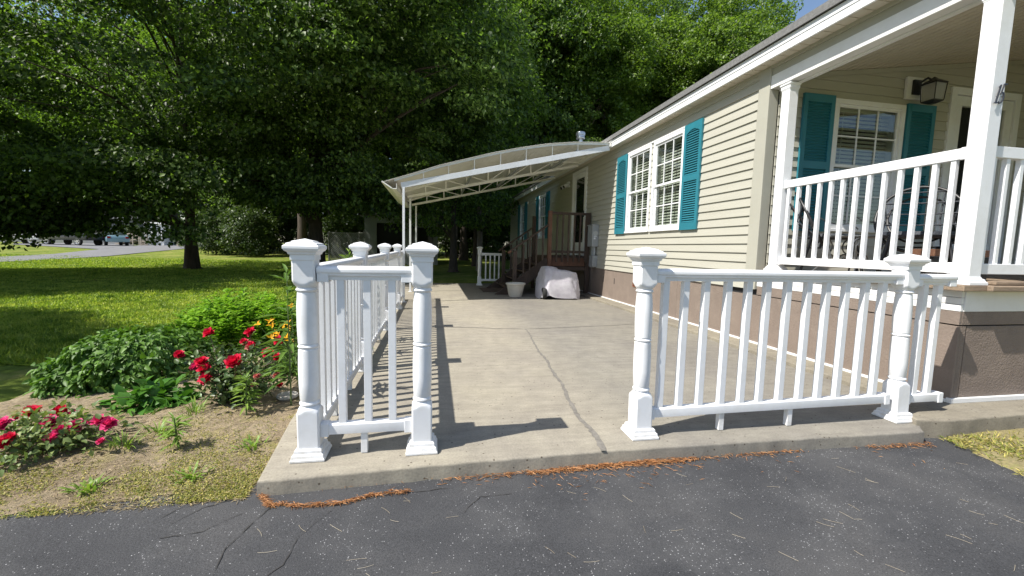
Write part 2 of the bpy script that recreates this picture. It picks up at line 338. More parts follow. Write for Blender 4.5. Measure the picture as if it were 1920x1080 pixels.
def rail_profile(top): # (offset across, z)
    if top: return [(-.022,0),(.022,0),(.022,.018),(.034,.024),(.034,.032),(.041,.040),(.041,.056),(.034,.066),(.018,.072),(-.018,.072),(-.034,.066),(-.041,.056),(-.041,.040),(-.034,.032),(-.034,.024),(-.022,.018)]
    return [(-.026,0),(.026,0),(.026,.05),(.019,.058),(-.019,.058),(-.026,.05)]
def rail(parent, name, axis, c, a, b, za, zb, top):
    m = MB(); r = []
    for t, z in ((a, za), (b, zb)):
        r.append([((t, c+o, z+q) if axis == 'x' else (c+o, t, z+q)) for o, q in rail_profile(top)])
    m.rings(r); ob = m.build(name, 'vinyl', parent, bevel=.0015, smooth=40)
    for t, z, sg in ((a, za, 1), (b, zb, -1)):
        k = MB(); e = .055 if top else .04; lo = -.01; hi = .045 if top else .06; w = .036 if top else .031
        if axis == 'x': k.box(t, t+sg*e, c-w, c+w, z+lo, z+hi)
        else: k.box(c-w, c+w, t, t+sg*e, z+lo, z+hi)
        k.build('rail_bracket', 'vinyl', ob, bevel=.003)
    return ob
def balusters(parent, axis, c, ts, z0, z1, w=.019):
    for t in ts:
        t += random.uniform(-.004, .004)
        zz0 = z0(t) if callable(z0) else z0; zz1 = z1(t) if callable(z1) else z1; m = MB()
        if axis == 'x': m.box(t-w, t+w, c-w, c+w, zz0, zz1)
        else: m.box(c-w, c+w, t-w, t+w, zz0, zz1)
        m.build('baluster', 'vinyl', parent, bevel=.002)
# ------------------------------------------------------------ SETTING
def axis_pts(a, b, near, n0, growth):
    out = [near]; d = n0
    while out[-1] < b: out.append(out[-1]+d); d *= growth
    lo = [near]; d = n0
    while lo[-1] > a: lo.append(lo[-1]-d); d *= growth
    return np.array(sorted(set(lo+out)))
gx = axis_pts(-320, 320, -6, .45, 1.045); gy = axis_pts(-60, 520, 8, .45, 1.045)
X, Y = np.meshgrid(gx, gy); Zg = gz(X, Y) + .012*np.sin(X*1.7+Y*.6)*np.cos(Y*1.3-X*.4)
m_ = np.clip((Y-2.5)/1.5, 0, 1); Zg = Zg*m_ + (-.13)*(1-m_)
V = np.stack([X, Y, Zg], -1).reshape(-1, 3); ny, nx = X.shape
idx = np.arange(ny*nx).reshape(ny, nx)
T = np.stack([idx[:-1,:-1], idx[:-1,1:], idx[1:,1:], idx[1:,:-1]], -1).reshape(-1, 4)
tag(fast_mesh('ground', V, T, 'lawn'), kind='structure')
def sheet(name, outline, z, mat, grid=.12, wob=0, zfun=None, kind='structure', label=None, cat=None, edge=None):
    """flat sheet from an outline, triangulated on a grid for a little relief"""
    bm = bmesh.new(); vs = [bm.verts.new((p[0], p[1], 0)) for p in outline]; f = bm.faces.new(vs)
    if grid:
        xs = [p[0] for p in outline]; ys = [p[1] for p in outline]
        for ax, lo, hi in ((0, min(xs), max(xs)), (1, min(ys), max(ys))):
            t = lo+grid
            while t < hi:
                no = (1,0,0) if ax == 0 else (0,1,0); co = (t,0,0) if ax == 0 else (0,t,0)
                bmesh.ops.bisect_plane(bm, geom=bm.verts[:]+bm.edges[:]+bm.faces[:], plane_co=co, plane_no=no); t += grid
    for v in bm.verts: v.co.z = (zfun(v.co.x, v.co.y) if zfun else z)
    if edge:
        for v in bm.verts:
            if v.is_boundary: v.co.z = edge(v.co.x, v.co.y)
    bmesh.ops.triangulate(bm, faces=[f for f in bm.faces if len(f.verts) > 4])
    me = bpy.data.meshes.new(name); bm.normal_update()
    for fa in bm.faces:
        if fa.normal.z < 0: fa.normal_flip()
    bm.to_mesh(me); bm.free(); me.materials.append(MT[mat])
    for p in me.polygons: p.use_smooth = True
    o = bpy.data.objects.new(name, me); COL.objects.link(o); return tag(o, label, cat, kind=kind)
def wavy(pts, amp, step=.12):
    out = []
    for a, b in zip(pts[:-1], pts[1:]):
        n = max(1, int(math.dist(a, b)/step))
        for i in range(n):
            t = i/n; out.append((a[0]+(b[0]-a[0])*t+random.uniform(-amp, amp), a[1]+(b[1]-a[1])*t+random.uniform(-amp, amp)))
    out.append(pts[-1]); return out
# asphalt driveway
edgeL = [(-9, 1.98), (-1.81, 2.2), (-.88, 2.3)]
edgeR = [(3.6, 2.13), (3.5, 1.69), (3.3, 1.0), (3.1, .2), (2.8, -6)]
asph = sheet('asphalt_driveway', edgeL+[(3.34, 2.3)]+edgeR+[(-9, -6)], -.08, 'asphalt', .35,
             zfun=lambda x, y: -.085+.006*math.sin(x*2.1)*math.cos(y*1.7)+(.012*max(0, y-1.6)))
def ribbon(name, pts, w, z, mat, parent=None, jit=.006, step=.03, wj=.5):
    P = wavy(pts, 0, step); vs = []; fs = []; n = len(P); off = 0
    for i, p in enumerate(P):
        q = P[min(i+1, n-1)]; o = P[max(i-1, 0)]; d = Vector((q[0]-o[0], q[1]-o[1], 0)).normalized(); s = Vector((-d.y, d.x, 0))
        off = off*.8+random.uniform(-jit, jit); ww = (w(i/n) if callable(w) else w)*random.uniform(1-wj, 1+wj)/2; zz = z(p[0], p[1]) if callable(z) else z
        c = Vector((p[0], p[1], zz))+s*off; vs += [c+s*ww, c-s*ww]
        if i: fs.append((2*i-2, 2*i-1, 2*i+1, 2*i))
    o = build_mesh(name, vs, fs, mat, parent); return o if parent else tag(o, kind='structure')
za = lambda x, y: -.085+.006*math.sin(x*2.1)*math.cos(y*1.7)+(.012*max(0, y-1.6))+.003
def zpx(*uv, z=-.08): return [tuple(Z(u, v, z)[:2]) for u, v in uv]
for uv in ([(480,935),(500,945),(560,953),(640,947),(720,930),(760,925),(850,915)], [(505,955),(470,985),(425,1030),(400,1080)], [(480,925),(440,940),(380,955),(320,985)],
           [(620,960),(560,1010),(530,1060),(500,1080)], [(455,965),(380,1000),(300,1010)], [(350,950),(300,975)], [(960,925),(900,930),(870,960)]):
    ribbon('crack', zpx(*uv), .0028, za, 'crackdark', asph, .004, .02, .8)
# concrete slab with worn front edge
F0 = wavy([(-.815, 2.062), (.0, 2.10), (.945, 2.125), (2.0, 2.11), (3.12, 2.085)], .004, .05)
slabpts = F0+[(3.16, 2.13), (3.36, 2.3), (3.7, 2.5), (3.7, 12.95), (-1.02, 12.95), (-.95, 4.0), (-.89, 2.8)]
def slab(name, pts, z0, z1, mat, ch=.012, parent=None):
    bm = bmesh.new(); vs = [bm.verts.new((x, y, z0)) for x, y in pts]; f = bm.faces.new(vs)
    if f.normal.z < 0: f.normal_flip()
    r = bmesh.ops.extrude_face_region(bm, geom=[f]); top = [e for e in r['geom'] if isinstance(e, bmesh.types.BMVert)]
    for v in top: v.co.z = z1
    bmesh.ops.recalc_face_normals(bm, faces=bm.faces)
    bmesh.ops.bevel(bm, geom=[e for e in bm.edges if all(abs(v.co.z-z1) < 1e-5 for v in e.verts)], offset=ch, segments=3, profile=.5, affect='EDGES')
    me = bpy.data.meshes.new(name); bm.to_mesh(me); bm.free(); me.materials.append(MT[mat])
    for p in me.polygons: p.use_smooth = True
    me.set_sharp_from_angle(angle=math.radians(35)); o = bpy.data.objects.new(name, me); COL.objects.link(o); return tag(o, kind='structure')
drive = slab('concrete_driveway', slabpts, -.3, 0, 'concrete')
ribbon('crack', zpx((1131,846),(1122,830),(1105,805),(1090,785),(1070,757),(1055,725),(1040,700),(1020,670),(1000,645),(993,628),(985,617), z=0), lambda t: .036-.022*t, .003, 'crackgrey', drive, .007, .03, .3)
ribbon('crack', zpx((818,613),(870,614),(930,616),(985,617),(1060,614),(1130,611),(1200,607), z=0), .018, .0032, 'crackgrey', drive, .004, .03, .4)
foot = slab('concrete_footing', wavy([(3.17, 2.17), (3.36, 2.13), (4.2, 2.15), (9, 2.2)], .006, .06)+[(9, 4.2), (3.9, 4.2), (3.9, 21), (3.52, 21)]+wavy([(3.52, 9.3), (3.50, 6), (3.52, 2.62), (3.3, 2.4), (3.17, 2.17)], .008, .1)[:-1], -.3, .042, 'concrete2', .014)
# road, apron in the distance
def terr(name, px, mat, lift=.03):
    pts = [GH(u, v) for u, v in px]; return sheet(name, [(p[0], p[1]) for p in pts], 0, mat, 1.5, zfun=lambda x, y: float(gz(x, y))+lift)
terr('road', [(-260,500),(-100,496),(0,492),(100,487),(200,481),(280,473),(345,467),(420,461),(470,457),(470,453.5),(430,454),(345,456.5),(250,461),(180,468.5),(100,477),(0,482),(-100,484),(-260,487)], 'road')
terr('parking_apron', [(20,458.5),(120,464),(190,468),(252,460.6),(240,458),(120,456),(40,456)], 'road', .036)
# planting bed soil
def bedz(x, y):
    e = 2.06+.1*max(0, min(1, (x+1.81)/1.0)) if x > -1.81 else 2.06+(x+1.81)*.04
    q = max(0, min(1, (y-e)/.5)); return za(x, y)-.001+q*(.006+(.010*math.sin(x*7+y*3)*math.cos(y*6-x*2)+.006*math.sin(x*17)*math.sin(y*15)))+.05*max(0, min(1, (y-e)/.9))*max(0.25, min(1, (x+3.4)/1.8))-.012*max(0, min(1, (y-2.1)/.4))
sheet('soil_bed', wavy([(-9, 1.80), (-1.81, 2.075), (-1.36, 2.118), (-.80, 2.18)], .015, .06)+[(-.86, 2.8), (-.9, 3.4), (-.9, 8.2), (-1.5, 8.2), (-1.7, 5.4), (-2.5, 4.9), (-3.05, 4.3), (-3.0, 3.55), (-3.7, 3.0), (-9, 2.75)], 0, 'dirt', .07, zfun=bedz)
sheet('dry_yard', wavy([(3.30, 2.2), (3.33, 2.05), (3.25, 1.69), (3.08, 1.0), (2.88, .2), (2.6, -6)], .015, .06)+[(14, -6), (14, 2.25)], 0, 'yard', .12, zfun=lambda x, y: -.070+.004*math.sin(x*5+y*3)*math.cos(y*4)+.012*min(1, max(0, x-3.3)*2), edge=lambda x, y: za(x, y)-.006)
# ------------------------------------------------------------ RAILINGS
def gate_rails(t, x0, x1, y, zt0, zt1, zb0, zb1, bx, sup):
    rail(t, 'top_rail', 'x', y, x0, x1, zt0, zt1, True); rail(t, 'bottom_rail', 'x', y, x0, x1, zb0, zb1, False)
    balusters(t, 'x', y, bx, zb0+.056, zt0+.002)
    for s in sup:
        MB().box(s-.017, s+.017, y-.017, y+.017, 0.003, zb0+.004).build('support_foot', 'vinylbase', t, bevel=.002)
YR = 2.295
t = thing('porch_railing', 'short white railing between two turned posts at the left of the concrete drive', 'railing', (-.35, YR, 0), 'white vinyl railings')
turned_post(t, -.632, YR, lean=(-.006, 0)); turned_post(t, -.058, YR, lean=(0, 0))
gate_rails(t, -.579, -.111, YR, .935, .935, .118, .118, (-.47, -.342, -.212), (-.362,))
t = thing('porch_railing', 'wide white railing between two leaning turned posts at the right, ending at the brown skirting', 'railing', (2.2, YR, 0), 'white vinyl railings')
turned_post(t, 1.243, YR, lean=(-.017, .0)); turned_post(t, 3.148, YR, lean=(-.035, 0))
gate_rails(t, 1.282, 3.06, YR, .945, .945, .112, .125, (1.359,1.491,1.63,1.778,1.919,2.059,2.206,2.356,2.5,2.648,2.799,2.94), (1.79, 2.29))
rail(t, 'top_rail', 'x', YR, 3.165, 3.505, .935, .935, True); rail(t, 'bottom_rail', 'x', YR, 3.195, 3.515, .118, .118, False)
balusters(t, 'x', YR, (3.275, 3.40), .17, .94)
t = thing('porch_railing', 'long white railing running back along the flower bed side of the drive', 'railing', (-.632, 5, 0), 'white vinyl railings')
ys = [2.295, 3.87, 5.72, 7.60, 8.95]
for i, y in enumerate(ys[1:4]): turned_post(t, -.632+.004*i, y, lean=(.004, 0))
for a, b in zip(ys[:-1], ys[1:]):
    e0 = a+.053; e1 = b-.053 if b < 8.9 else b-.03
    rail(t, 'top_rail', 'y', -.632, e0, e1, .935, .94, True); rail(t, 'bottom_rail', 'y', -.632, e0, e1, .075, .08, False)
    n = round((e1-e0)/.128); balusters(t, 'y', -.632, [e0+(e1-e0)*(k+.5)/n for k in range(n)], .13, .94)
    for f in (.33, .67): MB().box(-.649, -.615, e0+(e1-e0)*f-.017, e0+(e1-e0)*f+.017, .003, .08).build('support_foot', 'vinylbase', t, bevel=.002)
t = thing('porch_railing', 'small white railing panel with one post beside the foot of the wooden steps', 'railing', (1.3, 12.3, 0), 'white vinyl railings')
turned_post(t, 1.32, 12.3); rail(t, 'top_rail', 'x', 12.3, 1.373, 2.02, .88, .88, True); rail(t, 'bottom_rail', 'x', 12.3, 1.373, 2.02, .13, .13, False)
balusters(t, 'x', 12.3, (1.50, 1.63, 1.76, 1.89, 2.0), .18, .89)
# porch railings
def sqrail(t, name, axis, c, a, b, z0, z1, w):
    m = MB(); m.box(a, b, c-w/2, c+w/2, z0, z1) if axis == 'x' else m.box(c-w/2, c+w/2, a, b, z0, z1)
    ob = m.build(name, 'vinyl', t, bevel=.004)
    for p, s in ((a, 1), (b, -1)):
        k = MB(); k.box(p, p+s*.035, c-w/2-.004, c+w/2+.004, z0-.004, z1+.004) if axis == 'x' else k.box(c-w/2-.004, c+w/2+.004, p, p+s*.035, z0-.004, z1+.004)
        k.build('rail_bracket', 'vinyl', ob, bevel=.003)
t = thing('porch_railing', 'white square-picket railing on the long side of the raised porch', 'railing', (3.84, 3.3, .93), 'white vinyl railings')
sqrail(t, 'top_rail', 'y', 3.84, 2.497, 4.13, 1.845, 1.925, .05); sqrail(t, 'bottom_rail', 'y', 3.84, 2.497, 4.13, 1.005, 1.082, .05)
balusters(t, 'y', 3.84, [2.497+(4.13-2.497)*(k+.62)/13 for k in range(13)], 1.08, 1.847, .0165)
t = thing('porch_railing', 'white square-picket railing across the front of the raised porch, right of the post numbered 15', 'railing', (5, 2.44, .93), 'white vinyl railings')
sqrail(t, 'top_rail', 'x', 2.44, 3.9, 6.1, 1.845, 1.925, .05); sqrail(t, 'bottom_rail', 'x', 2.44, 3.9, 6.1, 1.005, 1.082, .05)
balusters(t, 'x', 2.44, [3.9+2.2*(k+.55)/17 for k in range(17)], 1.08, 1.847, .0165)
# ------------------------------------------------------------ HOUSE
house = thing('mobile_home', 'long single-storey home with khaki lap siding, teal shutters, brown skirting and a covered porch', 'house', (7.5, 12, 0))
XW, YRW = 3.79, 4.40
def Fside(s, d, z): return (XW-d, s, z)
def Frec(s, d, z): return (s, YRW-d, z)
def lb(m, F, s0, s1, d0, d1, z0, z1):
    a = F(s0, d0, z0); b = F(s1, d1, z1); return m.box(a[0], b[0], a[1], b[1], a[2], b[2])
PITCH = .1129
def lapsiding(name, F, s0, s1, z0, z1, holes, parent, mat='siding', zref=.900, lip=.017):
    m = MB(); k = math.floor((z0-zref)/PITCH)
    while zref+k*PITCH < z1:
        a = zref+k*PITCH; b = a+PITCH; ca = max(a, z0); cb = min(b, z1); k += 1
        if cb-ca < .004: continue
        cuts = sorted({s0, s1, *[q for h in holes for q in h[:2] if s0 < q < s1]})
        for p, q in zip(cuts[:-1], cuts[1:]):
            segs = [(ca, cb)]
            for h in holes:
                if h[0] <= p+1e-6 and h[1] >= q-1e-6:
                    ns = []
                    for u, w in segs:
                        if h[2] > u: ns.append((u, min(w, h[2])))
                        if h[3] < w: ns.append((max(u, h[3]), w))
                    segs = [x for x in ns if x[1]-x[0] > .003]
            for u, w in segs:
                du = lip*(1-(u-a)/PITCH)+.002; dw = lip*(1-(w-a)/PITCH)+.002
                m.add([F(p,0,u), F(q,0,u), F(q,du,u), F(p,du,u), F(p,dw,w), F(q,dw,w), F(p,0,w), F(q,0,w)], [(0,1,2,3), (3,2,5,4), (4,5,7,6), (0,3,4,6), (1,7,5,2)])
    return m.build(name, mat, parent)
def window(F, s0, s1, z0, z1, parent, trim=.055, name='window', flip=1):
    """double-hung window: outer frame is the part, sashes, grille, glass, blind and the room behind are sub-parts"""
    m = MB(); t = trim
    for a in ((s0,s1,z0,z0+t),(s0,s1,z1-t,z1),(s0,s0+t,z0+t,z1-t),(s1-t,s1,z0+t,z1-t)): lb(m, F, a[0], a[1], -.05, .032, a[2], a[3])
    lb(m, F, s0-.012, s1+.012, .0, .042, z0-.012, z0+.02)
    fr = m.build(name, 'vinyl', parent, bevel=.003); zm = (z0+z1)/2; a0, a1 = s0+t, s1-t
    for lo, hi, d in ((zm-.012, z1-t, .012), (z0+t, zm+.028, -.012)):
        m = MB(); w = .034
        for q in ((a0,a1,lo,lo+w),(a0,a1,hi-w,hi),(a0,a0+w,lo+w,hi-w),(a1-w,a1,lo+w,hi-w)): lb(m, F, q[0], q[1], d-.022, d, q[2], q[3])
        m.build('sash', 'vinyl', fr, bevel=.002); m = MB()
        for i in (1, 2):
            s = a0+w+(a1-a0-2*w)*i/3; lb(m, F, s-.008, s+.008, d-.014, d-.004, lo+w, hi-w)
        z = (lo+hi)/2; lb(m, F, a0+w, a1-w, d-.013, d-.005, z-.008, z+.008); m.build('grille', 'vinyl', fr)
        m = MB(); lb(m, F, a0+w-.004, a1-w+.004, d-.018, d-.015, lo+w-.004, hi-w+.004); m.build('glass', 'glass', fr)
    m = MB(); z = z0+t+.01
    while z < z1-t-.06:
        p = F(a0+.03, -.095, z); q = F(a1-.03, -.095, z); c = [F(a0+.03,-.108,z+.018), F(a1-.03,-.108,z+.018), F(a1-.03,-.086,z-.018), F(a0+.03,-.086,z-.018)]
        m.add(c+[F(q_, -.1055 if k_ < 2 else -.0835, z_+.001) for k_, (q_, z_) in enumerate(((a0+.03, z+.018), (a1-.03, z+.018), (a1-.03, z-.018), (a0+.03, z-.018)))], [(0,1,2,3),(7,6,5,4),(0,4,5,1),(1,5,6,2),(2,6,7,3),(3,7,4,0)]); z += .047
    lb(m, F, a0+.02, a1-.02, -.13, -.07, z1-t-.06, z1-t-.002)
    for f in (.2, .8): s = a0+(a1-a0)*f; lb(m, F, s-.004, s+.004, -.075, -.072, z0+t, z1-t-.06)
    m.build('blind', 'blind', fr)
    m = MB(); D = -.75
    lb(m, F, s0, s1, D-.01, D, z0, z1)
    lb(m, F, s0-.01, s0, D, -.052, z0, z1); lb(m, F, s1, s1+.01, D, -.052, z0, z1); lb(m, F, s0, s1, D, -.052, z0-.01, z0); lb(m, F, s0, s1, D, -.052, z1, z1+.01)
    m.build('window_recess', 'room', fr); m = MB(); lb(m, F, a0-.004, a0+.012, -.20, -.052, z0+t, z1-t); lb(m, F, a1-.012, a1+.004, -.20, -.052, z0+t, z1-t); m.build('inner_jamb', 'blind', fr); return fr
def shutter(F, s0, s1, z0, z1, parent, arch=True):
    m = MB(); w = .055; zm = z0+(z1-z0)*.49; d0, d1 = .016, .046
    lb(m, F, s0, s0+w, d0, d1, z0, z1); lb(m, F, s1-w, s1, d0, d1, z0, z1)
    for a, b in ((z0, z0+.11), (zm-.045, zm+.045), (z1-.09, z1)): lb(m, F, s0+w, s1-w, d0, d1, a, b)
    lb(m, F, s0+w, s1-w, d0, d0+.006, z0+.1, z1-.08)
    for lo, hi, ar in ((z0+.11, zm-.045, 0), (zm+.045, z1-.09, arch)):
        n = int((hi-lo)/.0335)
        for k in range(n):
            z = lo+(hi-lo)*(k+.5)/n; e = 0
            m.add([F(s0+w, d0+.004, z+.014), F(s1-w, d0+.004, z+.014), F(s1-w, d1-.004, z-.010), F(s0+w, d1-.004, z-.010), F(s0+w, d0+.004, z+.008), F(s1-w, d0+.004, z+.008), F(s1-w, d1-.008, z-.014), F(s0+w, d1-.008, z-.014)],
                  [(0,1,2,3), (7,6,5,4), (3,2,6,7), (0,4,5,1), (0,3,7,4), (1,5,6,2)])
        if ar:
            n = 10; pts = [(s0+w, hi+.01), (s1-w, hi+.01)]+[(s1-w-(s1-s0-2*w)*i/n, hi-.055+.05*math.sin(math.pi*i/n)) for i in range(n+1)]
            vs = [F(p, d1-.001, z) for p, z in pts]+[F(p, d0+.002, z) for p, z in pts]; k = len(pts)
            m.add(vs, [tuple(range(k)), tuple(range(2*k-1, k-1, -1))]+[(i, k+i, k+(i+1) % k, (i+1) % k) for i in range(k)])
    return m.build('shutter', 'teal', parent, bevel=.0015)
WZ0, WZ1 = 1.47, 3.0
WL, WR = (7.05, 7.955), (6.045, 6.975)
DS = (10.25, 11.36)
hs = [(WL[0]+.02, WL[1]-.02, WZ0+.02, WZ1-.02), (WR[0]+.02, WR[1]-.02, WZ0+.02, WZ1-.02), (DS[0]+.02, DS[1]-.02, .9, 3.17), (14.15, 15.1, 1.5, 2.98), (17.6, 18.5, 1.5, 2.98)]
lapsiding('side_wall', Fside, 4.57, 21.0, .69, 3.24, hs, house)
for a, b in (WL, WR): window(Fside, a, b, WZ0, WZ1, house)
m = MB(); lb(m, Fside, WR[0]-.02, WL[1]+.02, .0, .036, WZ1+.001, WZ1+.028); m.build('window_head_trim', 'vinyl', house, bevel=.003)
shutter(Fside, 5.60, 6.03, WZ0-.02, WZ1+.02, house); shutter(Fside, 7.97, 8.43, WZ0-.02, WZ1+.02, house)
for a, b in ((14.13, 15.12), (17.58, 18.52)):
    window(Fside, a, b, 1.48, 3.0, house); shutter(Fside, a-.44, a-.01, 1.46, 3.02, house); shutter(Fside, b+.01, b+.44, 1.46, 3.02, house)
def door(F, s0, s1, z0, z1, parent, hinge=1):
    m = MB(); t = .085
    for a in ((s0,s0+t,z0,z1),(s1-t,s1,z0,z1),(s0+t,s1-t,z1-t,z1)): lb(m, F, a[0], a[1], -.06, .035, a[2], a[3])
    m.build('door_frame', 'vinyl', parent, bevel=.004)
    a0, a1, b1 = s0+t+.004, s1-t-.004, z1-t-.006; m = MB(); w = .12
    for q in ((a0,a0+w,z0+.01,b1),(a1-w,a1,z0+.01,b1),(a0+w,a1-w,b1-w,b1),(a0+w,a1-w,z0+.01,z0+.35)): lb(m, F, q[0], q[1], -.03, .012, q[2], q[3])
    d = m.build('door', 'vinyl', parent, bevel=.004)
    m = MB(); lb(m, F, a0+w-.005, a1-w+.005, -.012, -.008, z0+.345, b1-w+.005); m.build('glass', 'glass', d)
    m = MB(); lb(m, F, a0+w-.02, a1-w+.02, -.075, -.055, z0+.3, b1-.1); m.build('inner_panel', 'darkgap', d)
    m = MB(); h = a0+.06 if hinge > 0 else a1-.06; lb(m, F, h-.012, h+.012, .012, .05, z0+1.0, z0+1.16); m.build('handle', 'black', d, bevel=.004)
door(Fside, DS[0], DS[1], .95, 3.19, house)
# corner trim, porch-recess wall
m = MB(); m.box(XW-.024, XW+.10, YRW+.0, 4.57, .69, 3.24).build('corner_trim', 'trim', house, bevel=.006)
RWX, RDX = (4.64, 5.66), (6.33, 7.46)
lapsiding('porch_wall', Frec, 3.9, 11.5, .93, 4.1, [(RWX[0]+.02, RWX[1]-.02, 1.45, 2.94), (RDX[0]+.02, RDX[1]-.02, .93, 3.22)]+[(3.9+.4*k, 4.3+.4*k, 3.165+.143*.4*k+.006, 9) for k in range(19)], house)
window(Frec, RWX[0], RWX[1], 1.42, 2.96, house); shutter(Frec, 4.20, 4.625, 1.40, 2.98, house, False); shutter(Frec, 5.675, 6.10, 1.40, 2.98, house, False)
door(Frec, RDX[0], RDX[1], .95, 3.24, house)
# wall backing so that no light leaks in (inside the shell)
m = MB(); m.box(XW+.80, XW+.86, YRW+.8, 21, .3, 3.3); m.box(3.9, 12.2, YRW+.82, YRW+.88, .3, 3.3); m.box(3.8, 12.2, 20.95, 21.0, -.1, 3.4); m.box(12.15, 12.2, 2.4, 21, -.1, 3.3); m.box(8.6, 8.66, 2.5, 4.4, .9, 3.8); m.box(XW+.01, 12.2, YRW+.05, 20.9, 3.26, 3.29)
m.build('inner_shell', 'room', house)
# skirting with seams
m = MB(); yb = [2.4, 3.62, 4.84, 6.06, 7.28, 8.5, 9.72, 11, 12.2, 14, 16, 18, 20, 21]
for a, b in zip(yb[:-1], yb[1:]):
    if a == 2.4: m.box(XW, XW+.02, a+.0, b-.002, .062, .62)
    else: m.box(XW+.004, XW+.02, a+.002, b-.002, .062, .62 if b < 4.9 else .688)
m.box(XW-.003, XW+.02, 2.4, 4.38, .63, .728)
m.build('skirting', 'skirt', house, bevel=.002)
m = MB(); m.box(XW+.022, XW+.03, 2.42, 21, .05, .72); m.box(3.83, 12, 2.425, 2.43, .05, .72); m.build('skirting_backing', 'darkgap', house)
m = MB(); m.box(XW-.012, XW+.03, 2.42, 21, .042, .064); m.box(XW-.012, 12.2, 2.383, 2.42, .042, .078); m.build('base_strip', 'paint', house, bevel=.003)
m = MB(); m.box(XW+.021, 3.858, 2.4, 2.42, .08, .62); m.box(3.87, 5.35, 2.404, 2.42, .08, .62); m.box(5.356, 12, 2.404, 2.42, .08, .62); m.box(XW+.021, 12, 2.398, 2.42, .63, .728)
m.build('front_skirting', 'skirtrough', house, bevel=.003)
m = MB(); z = .73
for k in range(3): m.box(XW-.006+.002*(k % 2), XW+.02, 2.40, 4.385, z, z+.0485); z += .0515
m.box(XW+.021, 12, 2.394, 2.42, .73, .883); m.build('porch_rim_board', 'paint', house, bevel=.003)
m = MB()
lb(m, Fside, 7.36, 7.56, -.002, .008, .43, .60); v = m.build('skirting_vent', 'rust', house)
m = MB()
for k in range(5): lb(m, Fside, 7.375, 7.545, .008, .012, .45+k*.03, .462+k*.03)
v2 = m.build('vent_louver', 'black', v)
m = MB()
for y in (8.42, 9.0): lb(m, Fside, y-.012, y+.012, -.003, .002, .40, .52)
m.build('skirting_slot', 'darkgap', house)
# porch floor
m = MB(); y = 2.34; k = 0
while y < 4.38:
    m.box(3.74 if k else 3.70, 12, y, min(y+.136, 4.385), .886, .926+.002*(k % 2)); y += .14; k += 1
m.build('porch_floor', 'deck', house, bevel=.004)
m = MB(); m.box(3.90, 5.1, 2.30, 2.338, .888, .925); m.box(5.11, 8, 2.305, 2.338, .888, .923); m.box(4.02, 8, 2.36, 2.46, .93, .955); m.build('worn_edge_board', 'deck', house, bevel=.006)
# porch posts
def porch_post(x, y, z1):
    m = MB(); h = .055; m.box(x-h, x+h, y-h, y+h, .93, z1); p = m.build('porch_post', 'vinyl', house, bevel=.004)
    MB().sq((x,y,.928), [(.085,0),(.085,.018),(.075,.028),(.073,.04),(.062,.046),(.0565,.06)]).build('base_trim', 'vinyl', p, bevel=.002)
    MB().sq((x,y,z1), [(.0565,-.075),(.060,-.062),(.063,-.058),(.063,-.03),(.072,-.018),(.072,-.002)]).build('capital', 'vinyl', p, bevel=.002); return p
pA = porch_post(3.847, 4.19, 2.98); pB = porch_post(3.847, 2.436, 2.98); porch_post(6.15, 2.436, 2.98); porch_post(8.4, 2.436, 2.98)
def digits(m):
    # italic serif 1 and 5 on the front face of the corner post, standing off it on pins
    y0, y1 = 2.365, 2.372; zc = 2.19; sl = .22
    def poly(pts):
        P = [(x+sl*(z-.06), zc+z) for x, z in pts]; m.prism(P, 'y', y0, y1)
    X = 3.812
    poly([(X+.010, .012), (X+.019, .012), (X+.0225, .105), (X+.021, .128), (X+.017, .128), (X+.007, .112), (X+.008, .108), (X+.013, .110)])
    poly([(X+.003, .0), (X+.027, .0), (X+.027, .005), (X+.019, .012), (X+.010, .012), (X+.003, .005)])
    B = X+.038
    poly([(B+.004, .128), (B+.033, .130), (B+.035, .141), (B+.028, .137), (B+.004, .137)])
    poly([(B, .075), (B+.005, .073), (B+.010, .128), (B+.004, .128)])
    c = []; ci = []
    for k in range(14):
        a = math.radians(140-k*21); c.append((B+.012+.023*math.cos(a), .040+.040*math.sin(a))); ci.append((B+.011+.0150*math.cos(a), .041+.033*math.sin(a)))
    for i in range(13): poly([c[i], c[i+1], ci[i+1], ci[i]])
m = MB(); digits(m); m.box(3.83, 3.833, 2.372, 2.3812, 2.24, 2.243); m.box(3.872, 3.875, 2.372, 2.3812, 2.24, 2.243); nb = m.build('house_number', 'number', pB)
# beam, ceiling, soffit, fascia, roof
m = MB(); m.box(XW-.012, 3.915, 2.0, 4.398, 2.992, 3.135); m.box(3.92, 12, 2.38, 2.50, 2.992, 3.3); m.build('porch_beam', 'paint', house, bevel=.003)
m = MB(); m.box(3.885, 3.93, 2.0, 4.396, 2.974, 2.990); m.box(3.932, 3.95, 2.5, 4.396, 2.99, 3.16); m.build('beam_trim', 'paint', house)
m = MB(); m.box(XW, XW+.02, 2.0, 4.398, 3.137, 3.246); m.build('frieze_board', 'trim', house)
def ceilz(x): return 3.165+.143*(x-3.9)
m = MB(); x = 3.93; pr_ = [] 
while x < 12:
    m.add([(x,2.0,ceilz(x)),(x+.074,2.0,ceilz(x+.074)),(x+.074,4.398,ceilz(x+.074)),(x,4.398,ceilz(x)),
           (x+.082,2.0,ceilz(x+.08)+.02),(x+.096,2.0,ceilz(x+.094)+.02),(x+.082,4.398,ceilz(x+.08)+.02),(x+.096,4.398,ceilz(x+.094)+.02),(x+.104,2.0,ceilz(x+.104)),(x+.104,4.398,ceilz(x+.104))],
          [(0,1,2,3),(1,4,6,2),(4,5,7,6),(5,8,9,7)]); x += .104
m.build('porch_ceiling', 'soffit', house)
